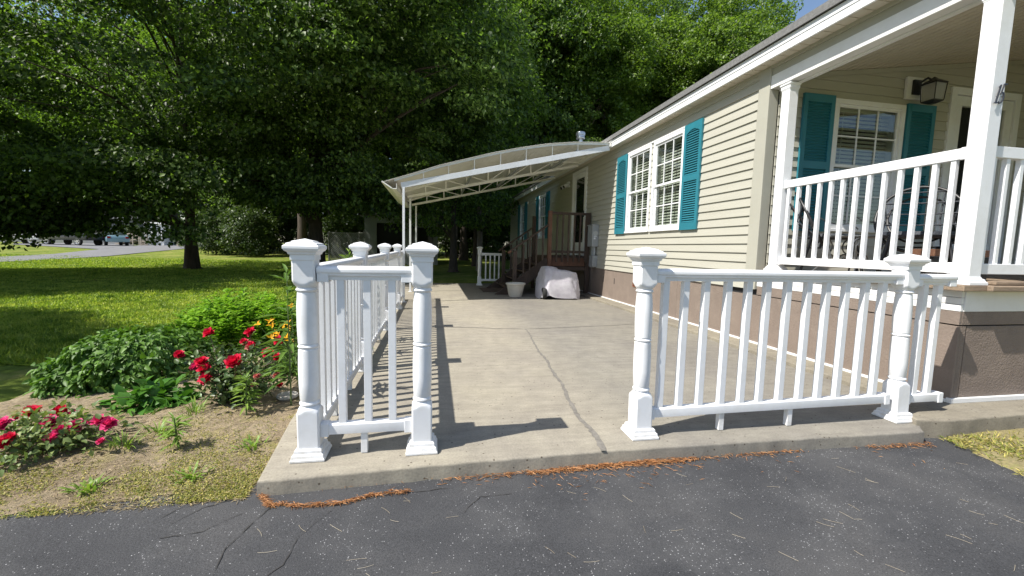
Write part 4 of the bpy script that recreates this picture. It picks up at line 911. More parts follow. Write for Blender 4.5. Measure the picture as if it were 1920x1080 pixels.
# ------------------------------------------------------------ TREES
def limb_path(a, b, sag=.12, n=6):
    a = np.array(a, float); b = np.array(b, float); L = np.linalg.norm(b-a); out = []
    j = rng.normal(0, .04*L, 3)
    for i in range(n+1):
        t = i/n; p = a+(b-a)*t; p[2] += sag*L*math.sin(math.pi*t); out.append(p+j*math.sin(math.pi*t))
    return out
def foliage(cl, outc, n, rc, size, droop=.35, flat=.5, ratio=.75):
    """cl: cluster centres (k,3); leaves scattered round each"""
    k = len(cl); R = rand(k, .6, 1.3)*rc; idx = np.repeat(np.arange(k), n); m = len(idx)
    d = rng.normal(0, 1, (m, 3)); d /= np.maximum(1, np.linalg.norm(d, axis=1, keepdims=True)/1.6); d[:,2] *= flat
    C = cl[idx]+d*R[idx][:,None]*.62
    out = nrm(cl[idx]-outc+1e-6); C[:,2] -= droop*np.maximum(0, (d[:,:2]*out[:,:2]).sum(1))*R[idx]*.5
    A = out*np.array([1,1,.3])*.6+rng.normal(0, .55, (m,3)); A[:,2] -= .45
    Nn = np.array([0,0,1.0])+out*.5+rng.normal(0, .45, (m,3))
    L = size*rand(m, .65, 1.3); return leaves(C, A, Nn, L, L*ratio*rand(m, .8, 1.1), .12, .12)
def crown_clusters(c, r, n, hollow=.45, low=-1.0):
    d = nrm(rng.normal(0, 1, (n*2, 3))); d = d[d[:,2] > low][:n]; q = rng.uniform(hollow**3, 1, len(d))**(1/3)
    # lumpy outline
    lump = 1+.16*np.sin(d[:,0]*5+c[0])*np.cos(d[:,1]*4+c[1])+.12*np.sin(d[:,2]*7+c[0]*2)+rng.normal(0, .05, len(d))
    return np.array(c)+d*np.array(r)*(q*lump)[:,None]
def trunk_mesh(t, base, top, r, targets, mat, flare=True, n=12):
    b = np.array(base, float); tp = np.array(top, float); m = MB(); pts = []; rs = []
    for i in range(9):
        q = i/8; p = b+(tp-b)*q+np.array([math.sin(q*4+b[0])*.10*r*4, math.cos(q*3+b[1])*.08*r*4, 0])*q; pts.append(p); rs.append(r*(1-.78*q)*(1+(.55*math.exp(-q*28) if flare else 0)))
    pts[0][2] -= .15; m.tube(pts, rs, n)
    if flare:
        for k in range(6):
            a = 2*math.pi*k/6+.4; m.tube([b+np.array([math.cos(a)*r*.5, math.sin(a)*r*.5, .35*r+.25]), b+np.array([math.cos(a)*r*1.25, math.sin(a)*r*1.25, .06]), b+np.array([math.cos(a)*r*2.0, math.sin(a)*r*2.0, -.06])], [r*.42, r*.28, r*.1], 7)
    for tg in targets:
        h = np.clip((tg[2]-b[2])/(tp[2]-b[2])-.12-.1*np.linalg.norm(tg[:2]-b[:2])/8, .14, .92); a = b+(tp-b)*h; rr = r*(1-.78*h)*.5
        P = limb_path(a, tg, .08); m.tube(P, [max(.012, rr*(1-.85*i/6)) for i in range(7)], 6, False)
        for _ in range(2):
            i = random.randint(2, 4); e = np.array(tg)+rng.normal(0, .9, 3); m.tube(limb_path(P[i], e, .05, 4), [max(.008, rr*.35*(1-.2*q)) for q in range(5)], 5, False)
    return m.build('trunk', mat, t, smooth=60)
def broadleaf(name, label, base, H, r, crowns, nleaf, rc, size, mat, bark='bark', nlimb=16, group=None, extra=None, flat=.5, cat='tree', droop=.35, ratio=.75):
    t = thing(name, label, cat, base, group); cl = np.concatenate([crown_clusters(*c) for c in crowns]+([extra] if extra is not None else []))
    zmid = np.array([base[0], base[1], base[2]+H*.45]); V, T = foliage(cl, zmid, nleaf, rc, size, droop, flat, ratio); fast_mesh('crown', V, T, mat, t)
    tg = cl[rng.choice(len(cl), min(nlimb, len(cl)), False)]; tg = zmid+(tg-zmid)*.85
    trunk_mesh(t, base, (base[0]+.1, base[1], base[2]+H*.78), r, tg, bark); return t
def conifer(name, label, base, H, r, R, z0, tiers, mat='conifer', bark='bark', group=None, cat='tree'):
    t = thing(name, label, cat, base, group); b = np.array(base, float); Cs = []; As = []; m = MB()
    m.tube([b+np.array([0,0,-.2]), b+np.array([.05,0,H*.5]), b+np.array([0,.05,H])], [r*1.15, r*.62, .02], 9)
    for k in range(tiers):
        f = k/tiers; z = z0+(H-z0)*f; rr = R*(1-f)**.75*random.uniform(.75, 1.1)+.15
        for j in range(7):
            a = random.uniform(0, 6.283); d = np.array([math.cos(a), math.sin(a), random.uniform(-.28, .10)]); L = rr*random.uniform(.65, 1.1)
            p0 = b+np.array([0,0,z]); m.tube([p0, p0+d*L*.5, p0+d*L+np.array([0,0,-.12*L])], [.03*(1-f)+.01, .018, .006], 4, False)
            nn = int(34*L/R)+16; s = rng.uniform(.15, 1, nn); P = p0+d*(L*s)[:,None]; P[:,2] -= .12*L*s**2
            P += rng.normal(0, 1, (nn, 3))*np.array([.22,.22,.10])*(L*.5*(1.15-s))[:,None].clip(.1); Cs.append(P); A = d*.6+rng.normal(0, .6, (nn,3)); A[:,2] -= .25; As.append(A)
    C = np.concatenate(Cs); A = np.concatenate(As); n = len(C); V, T = leaves(C, A, np.array([0,0,1.])+rng.normal(0,.35,(n,3)), rand(n,.35,.75), rand(n,.09,.2), .1, .15)
    fast_mesh('crown', V, T, mat, t); m.build('trunk', bark, t, smooth=60); return t
# the two big maples on the lawn
A0 = np.array([-10.05, 20.0, -.08])
lowA = crown_clusters((-14.5, 17.2, 3.2), (3.6, 2.6, 1.7), 60, .2)
lowA2 = crown_clusters((-9.0, 14.6, 3.0), (2.6, 1.6, 1.0), 26, .2)
lowA4 = crown_clusters((-14.8, 15.6, 1.95), (3.6, 1.7, .80), 60, .1)
lowA6 = crown_clusters((-12.5, 16.4, 1.85), (2.4, 1.0, .5), 34, .1)
lowA5 = crown_clusters((-9.8, 17.3, 4.3), (3.0, 1.2, 1.7), 40, .1)
lowA3 = np.array([[-7.9,15.5,1.9],[-7.8,15.4,2.4],[-8.1,15.3,1.5],[-7.7,15.6,2.9],[-8.2,15.6,3.3]])+rng.normal(0,.2,(5,3))
broadleaf('maple_tree', 'big lawn maple with a thick dark trunk, its low branches over the far cars', tuple(A0), 15, .205,
          [((-10.2, 18.8, 9.2), (8.3, 7.6, 6.6), 400, .25, -.85)], 235, 1.0, .14, 'maple', nlimb=34, flat=.30, extra=np.concatenate([lowA, lowA2, lowA3, lowA4, lowA5, lowA6, crown_clusters((-11.2,10.9,5.4),(2.1,.9,1.2),20,.1), crown_clusters((-7.2,11.6,7.4),(1.8,.9,1.1),18,.1), crown_clusters((-9.2,11.0,9.6),(2.0,.9,1.2),18,.1), crown_clusters((-13.4,11.8,7.6),(1.6,.9,1.2),16,.1)]))
broadleaf('maple_tree', 'tall maple in front of the shed with bright leaf tips over the awning', (-4.85, 18.8, -.05), 17, .30,
          [((-2.6, 19.6, 9.8), (5.6, 5.2, 6.6), 300, .45, -.85), ((-1.6, 15.6, 8.2), (4.6, 3.3, 4.3), 200, .3), ((-1.5, 12.8, 7.7), (3.1, 1.9, 2.2), 60, .2), ((-5.2, 17.2, 5.4), (3.2, 2.6, 2.7), 100, .3), ((-3.2, 17.2, 3.1), (3.8, 1.3, .85), 80, .1), ((.2, 11.9, 8.3), (1.5,.8,1.0), 16, .1), ((1.3, 12.4, 6.3), (1.0,.8,1.2), 14, .1), ((-2.8, 12.1, 6.6), (1.6,.8,1.0), 16, .1), ((-1.2, 11.8, 10.2), (1.6,.8,1.0), 14, .1), ((-5.2, 13.6, 6.0), (1.5,.8,1.1), 14, .1)], 200, .92, .135, 'maple', nlimb=26, flat=.30)
# trees just outside the left edge: they throw the shade bands on the lawn
protoD = broadleaf('broadleaf_tree', 'x', (0,0,0), 18, .22, [((0,0,10.2), (4.2,4.2,8.2), 300, .35)], 150, .95, .20, 'maple', nlimb=18)
protoB = broadleaf('broadleaf_tree', 'x', (0,0,0), 20, .18, [((0,0,11.5), (3.3,3.3,8.6), 330, .3)], 140, .8, .18, 'maplelit', bark='palebark', nlimb=22, droop=.5)
protoP = broadleaf('poplar_tree', 'x', (0,0,0), 22, .18, [((0,0,13.5), (2.3,2.3,9.0), 280, .2)], 130, .72, .165, 'poplar', bark='palebark', nlimb=24, droop=.6)
protoC = conifer('pine_tree', 'x', (0,0,0), 21, .24, 3.4, 2.2, 34)
protoU = broadleaf('leafy_bush', 'x', (0,0,0), 3.4, .05, [((0,0,1.9), (1.7,1.7,1.8), 90, .2)], 70, .5, .16, 'understory', nlimb=14, cat='bush')
used = set()
def place(pr_, loc, s, rz, label, group):
    o = pr_ if pr_.name not in used else copy_tree(pr_); used.add(pr_.name)
    o.location = loc; o.scale = (s[0], s[0], s[1]); o.rotation_euler = (0, 0, rz); tag(o, label, None, group); return o
broadleaf('maple_tree', 'maple at the far left whose sunlit yellow-green branches hang into view', (-19.5, 14.5, -.1), 12, .22, [((-16.6, 14.9, 6.4), (4.3, 3.3, 5.0), 190, .2, -.9)], 190, .9, .14, 'maplelit', nlimb=26, flat=.32)
LW = 'shade trees along the left lawn'
for (x, y, s, sz, rz, lab) in ((-9.9, 3.8, .50, .46, 0, 'small shade tree beside the near lawn'), (-15.2, 11.0, .60, .60, 1, 'mid-sized shade tree beside the lawn, left of the big maple'), (-11.6, 5.2, .48, .46, 4, 'second small shade tree beside the near lawn, farther left'), (-7.5, 2.9, .30, .275, 2, 'very small round shade tree nearest the flower bed, outside the left edge')):
    place(protoD, (x, y, -.1), (s, sz), rz, lab, LW)
for x, y, s_ in ((1,-26,.7),(9,-25,.65),(17,-22,.7)):
    place(protoD, (x, y, -.1), (s_, s_), x, 'broadleaf tree across the driveway, mirrored in the porch window', 'trees across the driveway')
for x, y, s_, lab in ((.9,19.8,.70,'dark leafy tree between the shed and the house, nearest the small railing panel'),(2.4,24.5,.8,'dark leafy tree close behind the far end of the house wall')):
    place(protoD, (x, y, -.05), (s_, s_*1.05), x*2, lab, 'dark trees between the shed and the house')
W1 = 'woodland trees behind the lawn and the shed'; W2 = 'tall trees rising behind the house roof'; W3 = 'woodland trees beyond the road'
ctr = 'dark broadleaf tree standing in the woods behind the shed and the lawn'
for u, D, s in ((395,37,1.0),(470,33,.9),(545,36,1.05),(620,34,.95),(700,36,1.0),(775,38,1.1),(845,35,1.0),(905,39,1.1),(965,37,1.0),(868,30,1.12),(985,31,1.1),(930,33,1.2)):
    place(protoD, far(u, D), (s, s*random.uniform(.95,1.15)), random.uniform(0,6), ctr, W1)
for u, D, s in ((430,42,1.1),(510,44,1.15),(585,43,1.1),(665,45,1.2),(740,46,1.1),(815,44,1.2),(875,47,1.1),(935,46,1.2),(1000,43,1.15),(1030,35,1.0),(1075,38,1.1)):
    place(protoC, far(u, D), (s, s*random.uniform(.95,1.15)), random.uniform(0,6), 'dark pine standing deep in the woods behind the shed', W1)
for u, D in ((405,30),(435,33),(470,29),(505,34),(560,33),(640,31),(835,33),(870,36),(905,33),(940,30),(985,33),(380,40)):
    place(protoU, far(u, D), (random.uniform(.8,1.25), random.uniform(.7,1.2)), random.uniform(0,6), 'leafy bush in the shade at the edge of the woods', 'bushes at the edge of the woods')
for u, D, s in ((1120,36,1.25),(1180,39,1.35),(1290,37,1.25),(1345,33,1.08),(1405,38,1.22),(1240,46,1.35),(1448,37,1.05),(1090,33,1.15)):
    place(protoB, far(u, D), (s, s*random.uniform(.9,1.0)), random.uniform(0,6), 'bright green leafy tree behind the house roof', W2)
for u, D, s in ((1085,44,1.35),(1150,47,1.4),(1215,42,1.12),(1270,45,1.2),(1325,47,1.35),(1380,48,1.35),(1420,46,1.2),(1525,42,.98)):
    place(protoP, far(u, D), (s, s*random.uniform(.9,1.05)), random.uniform(0,6), 'slender pale-trunked poplar behind the house roof', W2)
for u, D, s in ((300,60,2.0),(-160,74,1.9),(-60,70,1.8),(30,70,1.95),(110,68,1.9),(190,70,1.95),(260,68,1.8),(330,74,1.6),(400,70,1.4),(470,74,1.5),(540,70,1.5)):
    place(protoD, far(u, D), (s, s), random.uniform(0,6), 'broadleaf tree in the woods beyond the road and the far house', W3)
for u, D in ((245,52),(300,53),(322,56),(360,55)):
    place(protoU, far(u, D), (.9, .7), random.uniform(0,6), 'leafy bush beside the far house across the road', 'bushes by the far house')
# bare lit trunk behind the small railing panel, and thin trunks in the woods
for i, (u, D, h, r, lab) in enumerate(((897,21,5.5,.13,'pale lit trunk rising behind the small railing post'),(853,30,7,.11,'slender pale trunk in the dark woods, right of the shed'),(867,31,7,.14,'thicker pale trunk in the dark woods, right of the shed'),(566,30,8,.28,'thick dark trunk in the woods left of the lattice panel'),(592,29,8,.2,'leaning dark trunk just left of the lattice panel'))):
    p = far(u, D); t = thing('tree_trunk', lab, 'tree', tuple(p), 'bare trunks at the edge of the woods'); m = MB(); m.tube([p+Vector((0,0,-.1)), p+Vector((.04,0,.3*h)), p+Vector((-.05,.05,.65*h)), p+Vector((.1,0,h))], [r*1.25, r, r*.85, r*.5], 10); m.build('trunk', 'palebark' if i < 3 else 'bark', t, smooth=60)
    cl = np.array(p)+np.array([0,0,h])+rng.normal(0, 1, (26,3))*np.array([1.2,1.2,.9]); V, T = foliage(cl, np.array(p)+np.array([0,0,h*.8]), 60, .6, .2); fast_mesh('crown', V, T, 'maple', t)
# ------------------------------------------------------------ GARDEN PLANTS
def mound(parent, c, r, n, size, ratio, mat, name='foliage', up=.5, seedz=0):
    d = nrm(rng.normal(0, 1, (n, 3))); d[:,2] = np.abs(d[:,2])*1.0-.12; q = rng.uniform(.55, 1.02, n)
    lump = 1+.06*np.sin(d[:,0]*9+c[0]*5)+.05*np.cos(d[:,1]*8+d[:,2]*6)
    C = np.array(c)+d*np.array(r)*(q*lump)[:,None]; C[:,2] = np.maximum(C[:,2], c[2]+.01)
    Nn = d*.8+np.array([0,0,up])+rng.normal(0,.35,(n,3)); A = d*.7+rng.normal(0,.5,(n,3))+np.array([0,0,-.15])
    L = size*rand(n,.6,1.25); V, T = leaf6(C, A, Nn, L, L*ratio, .15, .3); return fast_mesh(name, V, T, mat, parent)
def dome(parent, c, r, n, size, ratio, mat, name='foliage'):
    a = rng.uniform(0, 6.283, n); h = rng.uniform(0, 1, n)**.8; q = np.where(rng.uniform(0, 1, n) < .75, rng.uniform(.86, 1.04, n), rng.uniform(.4, .9, n))
    rho = (1-h**3.2)**(1/2.6); d = np.stack([np.cos(a)*rho, np.sin(a)*rho, h], 1)
    lump = 1+.05*np.sin(a*5+h*4+c[0])+.045*np.cos(a*9-h*7)+.05*np.sin(d[:,0]*11)*np.cos(d[:,1]*9)
    C = np.array(c)+d*np.array(r)*(q*lump)[:,None]; Nn = nrm(np.stack([np.cos(a)*rho**2, np.sin(a)*rho**2, .35+h], 1))+rng.normal(0,.32,(n,3))
    A = np.stack([np.cos(a)*.7, np.sin(a)*.7, np.full(n,-.35)], 1)+rng.normal(0,.45,(n,3)); L = size*rand(n,.6,1.25); V, T = leaf6(C, A, Nn, L, L*ratio, .15, .3); return fast_mesh(name, V, T, mat, parent)
def stems(parent, c, tips, r=.004, mat='redstem', name='stem'):
    m = MB()
    for tp in tips:
        a = np.array(c)+rng.normal(0,.03,3)*np.array([1,1,0]); P = [a, a+(np.array(tp)-a)*.5+np.array([0,0,.05]), np.array(tp)]; m.tube(P, [r*1.4, r, r*.7], 5, False)
    return m.build(name, mat, parent)
g0 = -.07
sb = thing('dark_shrub', 'big rounded dark green shrub with pointed leaves at the back of the flower bed', 'shrub', (-2.62, 4.05, g0))
dome(sb, (-2.46, 4.08, g0), (.47, .52, .41), 6200, .056, .62, 'shrubd'); dome(sb, (-2.74, 3.92, g0), (.27, .36, .28), 1900, .054, .62, 'shrubd', 'side_foliage')
stems(sb, (-2.6,4.05,g0), [(-2.6+random.uniform(-.4,.4), 4.05+random.uniform(-.3,.3), .15) for _ in range(26)], .006)
sl_ = thing('light_shrub', 'bright yellow-green shrub of upright shoots behind the red roses', 'shrub', (-2.05, 4.95, g0))
Cs, As, Ns = [], [], []; tips = []
for k in range(330):
    a = random.uniform(0, 6.283); q = math.sqrt(random.random()); bx, by = -2.05+.50*q*math.cos(a), 4.95+.42*q*math.sin(a); h = (.64*math.sqrt(max(.05, 1-.72*q*q)))*random.uniform(.82, 1.08); lean = np.array([math.cos(a)*.22*q, math.sin(a)*.22*q, 0])
    tips.append((bx+lean[0]*h, by+lean[1]*h, g0+h)); n = 26; s = rng.uniform(.25, 1, n)
    P = np.array([bx,by,g0])+np.outer(s*h, np.array([lean[0],lean[1],1])); th = rng.uniform(0, 6.283, n); A = np.stack([np.cos(th), np.sin(th), rng.uniform(.15,.9,n)], 1)
    Cs.append(P); As.append(A); Ns.append(np.stack([-np.cos(th)*.4, -np.sin(th)*.4, np.ones(n)], 1))
C = np.concatenate(Cs); n = len(C); L = rand(n,.048,.085); V, T = leaf6(C, np.concatenate(As), np.concatenate(Ns), L, L*.44, .12, .2); fast_mesh('foliage', V, T, 'shrubl', sl_)
stems(sl_, (-2.05,4.95,g0), tips[:60], .004, 'stem')
ho = thing('broadleaf_plant', 'low mound of broad bright green leaves at the foot of the dark shrub', 'plant', (-1.93, 3.3, g0))
mound(ho, (-1.95, 3.32, g0-.02), (.26,.22,.20), 330, .10, .72, 'hosta', up=.9); mound(ho, (-1.78, 3.25, g0-.02), (.14,.14,.14), 90, .09, .7, 'hosta', 'side_foliage', up=.9)
stems(ho, (-1.92,3.3,g0), [(-1.92+random.uniform(-.2,.2), 3.3+random.uniform(-.15,.15), .06) for _ in range(16)], .004, 'stem')
def bloom(parent, c, r, mat, petals=((9,-.05,.92),(9,.35,.98),(8,.72,.9),(7,1.05,.78),(5,1.35,.6)), name='bloom', tilt=(0,0,0)):
    Cs, As, Ns, Ls, Ws = [], [], [], [], []; ax = Vector((tilt[0], tilt[1], 1)).normalized(); R_ = np.array(Vector((0,0,1)).rotation_difference(ax).to_matrix())
    for n, el, k in petals:
        for i in range(n):
            a = 2*math.pi*(i+random.uniform(-.25,.25))/n+el*2; e = el+random.uniform(-.18,.18)
            As.append([math.cos(a)*math.cos(e), math.sin(a)*math.cos(e), math.sin(e)]); Ns.append([-math.cos(a)*math.sin(e), -math.sin(a)*math.sin(e), math.cos(e)])
            Cs.append([0,0,0]); Ls.append(r*k*random.uniform(.85,1.15)); Ws.append(r*k*random.uniform(.85,1.15)*(1.05 if len(petals) > 2 else .42))
    V, T = leaf6(np.array(Cs), np.array(As), np.array(Ns), np.array(Ls), np.array(Ws), .22, -.22 if len(petals) > 2 else .2)
    V = V+rng.normal(0, r*.035, V.shape); return fast_mesh(name, V@R_.T+np.array(c), T, mat, parent)
def rose_bush(label, c, leafm, nl, spread, h, blooms, leafsize, group):
    t = thing('rose_bush', label, 'rose bush', c, group); c = np.array(c); n = nl; tips = []
    pts = [np.array(b[0]) for b in blooms]
    canes = pts+[c+np.array([random.uniform(-1,1)*spread, random.uniform(-1,1)*spread*.7, h*random.uniform(.4,.95)]) for _ in range(16)]
    m = MB(); Cs = []
    for tp in canes:
        a = c+rng.normal(0,.03,3)*np.array([1,1,0]); mid = a+(tp-a)*.5+np.array([random.uniform(-.04,.04), random.uniform(-.04,.04), .06]); P = [a, mid, tp-np.array([0,0,.012])]; m.tube(P, [.0055,.004,.0028], 5, False)
        k = max(6, n//len(canes)); s = rng.uniform(.12, .92, k); Q = np.where(s[:,None] < .5, a+(mid-a)*(s[:,None]*2), mid+(tp-mid)*(s[:,None]*2-1)); Cs.append(Q+rng.normal(0,1,(k,3))*np.array([.065,.065,.045]))
    m.build('stem', 'redstem', t); C = np.concatenate(Cs); C[:,2] = np.maximum(C[:,2], c[2]+.015); k = len(C); out = nrm(C-(c+np.array([0,0,.1])))
    L = leafsize*rand(k,.6,1.25); V, T = leaf6(C, out*.5+rng.normal(0,.6,(k,3))+np.array([0,0,-.1]), np.array([0,0,1.])+out*.4+rng.normal(0,.35,(k,3)), L, L*.66, .15, .2); fast_mesh('foliage', V, T, leafm, t)
    for p, r, mt, tl in blooms: bloom(t, p, r, mt, tilt=tl)
    return t
def at(u, v, y): return tuple(Yp(u, v, y))
RB = [(393,626,3.42,.047,'redpetal'),(470,624,3.42,.047,'redpetal'),(337,666,3.3,.040,'redpetal'),(379,680,3.2,.052,'redpetal'),(384,693,3.17,.050,'redpetal'),(365,689,3.24,.036,'pinkpetal'),(387,711,3.1,.048,'redpetal'),(441,681,3.05,.068,'redpetal'),(524,641,3.35,.048,'redpetal'),(503,663,3.25,.048,'redpetal'),(521,671,3.22,.036,'redpetal'),(458,642,3.38,.034,'redpetal'),(472,648,3.34,.038,'redpetal'),(466,652,3.33,.03,'fadepetal'),(482,706,3.15,.030,'fadepetal'),(517,704,3.2,.034,'fadepetal'),(525,722,3.15,.026,'redpetal'),(475,722,3.1,.02,'fadepetal')]
rose_bush('rose bush with crimson blooms on tall stems next to the left turned post', (-1.40, 3.28, g0+.02), 'roseleaf', 1500, .34, .42,
          [(at(u,v,y), r, m_, (random.uniform(-.5,.3), -.7)) for u,v,y,r,m_ in RB], .044, 'rose bushes in the flower bed')
RL = [(62,774,2.86,.050,'redpetal'),(113,772,2.86,.048,'redpetal'),(137,777,2.86,.030,'pinkpetal'),(96,794,2.72,.046,'pinkpetal'),(105,822,2.62,.050,'pinkpetal'),(118,809,2.63,.050,'pinkpetal'),(142,800,2.66,.046,'pinkpetal'),(188,790,2.62,.042,'pinkpetal'),(205,796,2.6,.046,'pinkpetal'),(6,797,2.62,.046,'pinkpetal'),(8,832,2.5,.050,'redpetal'),(20,822,2.5,.034,'redpetal'),(28,786,2.75,.022,'redpetal'),(190,828,2.55,.024,'pinkpetal'),(168,793,2.7,.02,'pinkpetal'),(88,801,2.7,.02,'fadepetal')]
rose_bush('low sprawling rose bush with pink and red blooms near the left edge of the bed', (-2.12, 2.70, g0), 'rosepale', 1150, .40, .16,
          [(at(u,v,y), r, m_, (random.uniform(-.4,.4), -.5)) for u,v,y,r,m_ in RL], .040, 'rose bushes in the flower bed')
def arching(parent, c, n, L, w, mat, spread=1.0, name='foliage', seg=6, el=(.6,1.3)):
    V = []; T = []
    for i in range(n):
        a = random.uniform(0, 6.283); e = random.uniform(*el); l = L*random.uniform(.6,1.1); p = np.array(c)+np.array([math.cos(a), math.sin(a), 0])*random.uniform(0,.08)*spread; s = np.array([-math.sin(a), math.cos(a), 0]); b0 = len(V)
        for k in range(seg+1):
            f = k/seg; ww = w*(1-f**2.2)*.5+.0006; V += [p+s*ww, p-s*ww]
            if k: T += [(b0+2*k-2, b0+2*k-1, b0+2*k+1), (b0+2*k-2, b0+2*k+1, b0+2*k)]
            p = p+np.array([math.cos(a)*math.cos(e)*spread, math.sin(a)*math.cos(e)*spread, math.sin(e)])*(l/seg); e -= .28
    return fast_mesh(name, np.array(V), np.array(T), mat, parent)
dl = thing('daylily_clump', 'daylily clump with arching grassy leaves and yellow flowers behind the left turned post', 'daylilies', (-1.22, 3.95, g0))
arching(dl, (-1.22, 3.95, g0), 210, .62, .016, 'lilyleaf'); arching(dl, (-1.05, 4.25, g0), 120, .62, .016, 'lilyleaf'); tips = []
for u, v, y in ((484,609,3.85),(505,603,3.9),(510,611,3.88),(516,626,3.8),(508,634,3.75),(522,630,3.78),(536,634,3.8),(545,640,3.75),(541,607,3.95),(546,575,4.1),(538,618,3.85),(531,612,3.9)):
    p = at(u, v, y); tips.append(p); bloom(dl, p, .042, 'yellowpetal', ((3,.55,1.0),(3,.75,1.0)), tilt=(random.uniform(-.5,.5), -.6))
stems(dl, (-1.2, 3.95, g0), tips, .003, 'stem')
def lily(label, c, h, n, L, mat, name='lily_plant', w=.2, group=None, top=True):
    t = thing(name, label, 'plant', c, group); c = np.array(c); tip = c+np.array([random.uniform(-.03,.03), random.uniform(-.03,.03), h]); MB().tube([c+np.array([0,0,-.01]), (c+tip)/2, tip], [.006,.005,.003], 6).build('stem', 'stem', t)
    s = rng.uniform(.12, 1, n)**.8; C = c+(tip-c)*s[:,None]; th = np.arange(n)*2.4; A = np.stack([np.cos(th), np.sin(th), .15+.9*s**4], 1); k = np.where(s > .85, .8, 1.0)*L*rand(n,.75,1.15)
    V, T = leaf6(C, A, np.stack([-np.cos(th)*.3, -np.sin(th)*.3, np.ones(n)], 1), k, k*w, .15, .35); fast_mesh('foliage', V, T, mat, t); return t
lily('young lily shoot with whorled bright leaves in front of the crimson rose bush', (-1.22, 2.98, g0+.02), .28, 70, .095, 'weed', group='lilies and weeds in the bed')
lily('pale weed with narrow leaves standing alone on the bare soil', (-1.42, 2.60, g0+.0), .20, 46, .085, 'weed', 'weed_plant', group='lilies and weeds in the bed')
lily('tall leafy lily stalk close behind the left turned post', (-.985, 3.12, g0), .98, 64, .19, 'lilyleaf', w=.20, group='lilies and weeds in the bed')
lily('tall lily with a bright leafy tip showing over the long railing', (-.93, 4.95, g0), 1.13, 90, .15, 'weed', w=.14, group='lilies and weeds in the bed')
lily('lily stalk outside the long railing with bluish leaves', (-.95, 4.3, g0), .95, 50, .16, 'lilyleaf', w=.16, group='lilies and weeds in the bed')
for i, (x, y, lab) in enumerate(((-1.62,2.78,'thin grass tuft on the soil between the pale rose bush and the weed'),(-1.56,3.05,'bright grass tuft at the right foot of the broad-leaved plant'),(-1.70,2.62,'sparse reddish grass tuft beside the sprawling roses'),(-1.02,2.55,'small tuft of weeds near the left edge of the concrete'),(-1.2,2.28,'yellow-green weed tuft near the asphalt edge'),(-1.62,2.25,'yellow-green weed tuft at the asphalt edge below the sprawling roses'))):
    t = thing('grass_tuft', lab, 'grass tuft', (x, y, bedz(x, y)), 'grass tufts in the bed'); arching(t, (x, y, bedz(x, y)), 34, .13 if i < 3 else .06, .006 if i < 3 else .012, 'weed', .9, 'blades', 4, (.5, 1.45))
tag(MB().lathe((-1.06, 3.28, bedz(-1.06,3.28)), [(.0,.0),(.055,0),(.075,.02),(.07,.035),(.0,.03)], 16).build('saucer_stone', 'stone', None, smooth=40), 'flat pale stone on the soil beside the left turned post', 'stone')
for x, y, r in ((-.98,2.24,.014),(-1.9,2.35,.012)):
    pass
# ------------------------------------------------------------ GROUND COVER (uncountable)
def inbed(x, y): return (y < 2.62) | ((x > np.where(y < 3.5, -2.98-1.25*(3.5-y), -3.0)) & (y < 4.3)) | ((x > -2.3) & (y < 5.0)) | (x > -1.5) & (y < 8.3)
n = 190000; D = 3.9*(25/3.9)**rng.uniform(0, 1, n); lat = rng.uniform(-1.28, -.42, n)*D
px_ = camR.x*lat+camF.x*D; py_ = camR.y*lat+camF.y*D; k = ~inbed(px_, py_) & (px_ < -.95); px_, py_, D = px_[k], py_[k], D[k]; n = len(D)
C = np.stack([px_, py_, gz(px_, py_)-.005], 1); A = rng.normal(0, .8, (n,3)); A[:,2] = .75; L = rand(n,.04,.10)*(.8+.35*np.sin(px_*1.1)*np.cos(py_*.9+px_)); V, T = leaves(C, A, rng.normal(0,1,(n,3))*np.array([1,1,.1]), L, .006+.0016*D, .1, .3)
tag(fast_mesh('grass', V, T, 'grassblade'), 'short mown green grass covering the lawn', 'grass', kind='stuff')
n = 60000; x = rng.uniform(-3.6, -.86, n); y = 2.05+rng.exponential(.30, n); f = np.sin(x*5.1+y*3)+np.sin(x*11-y*9)*.7+np.sin(y*17+x*4)*.5+.6*np.sin(x*31+y*23)+rng.normal(0,.75,n); k = (f > -.4+.8*(y-2.1)) & (y < 3.4); x, y = x[k], y[k]; n = len(x)
C = np.stack([x, y, np.array([bedz(a, b) for a, b in zip(x, y)])+.003], 1); A = rng.normal(0,1,(n,3)); A[:,2] = np.abs(A[:,2])*.5+.1; L = rand(n,.005,.015); V, T = leaves(C, A, np.array([0,0,1.])+rng.normal(0,.5,(n,3)), L, L*.42)
tag(fast_mesh('groundcover', V, T, 'drygrass'), 'yellowish creeping groundcover and dry grass on the soil', 'groundcover', kind='stuff')
n = 26000; x = rng.uniform(-4.2, -.86, n); y = 2.04+rng.exponential(.42, n); f = np.sin(x*3.3-y*4)+.6*np.sin(x*9+y*7)+rng.normal(0,.8,n); k = (f > -.1) & (y < 3.6); x, y = x[k], y[k]; n = len(x)
C = np.stack([x, y, np.array([bedz(a, b) for a, b in zip(x, y)])+.003], 1); A = rng.normal(0,1,(n,3))*np.array([1,.6,.12]); V, T = leaves(C, A, np.array([0,0,1.])+rng.normal(0,.3,(n,3)), rand(n,.015,.05), rand(n,.0018,.004), .1, .1)
tag(fast_mesh('straw', V, T, 'straw'), 'dry straw and dead grass lying on the soil of the bed', 'straw', kind='stuff')
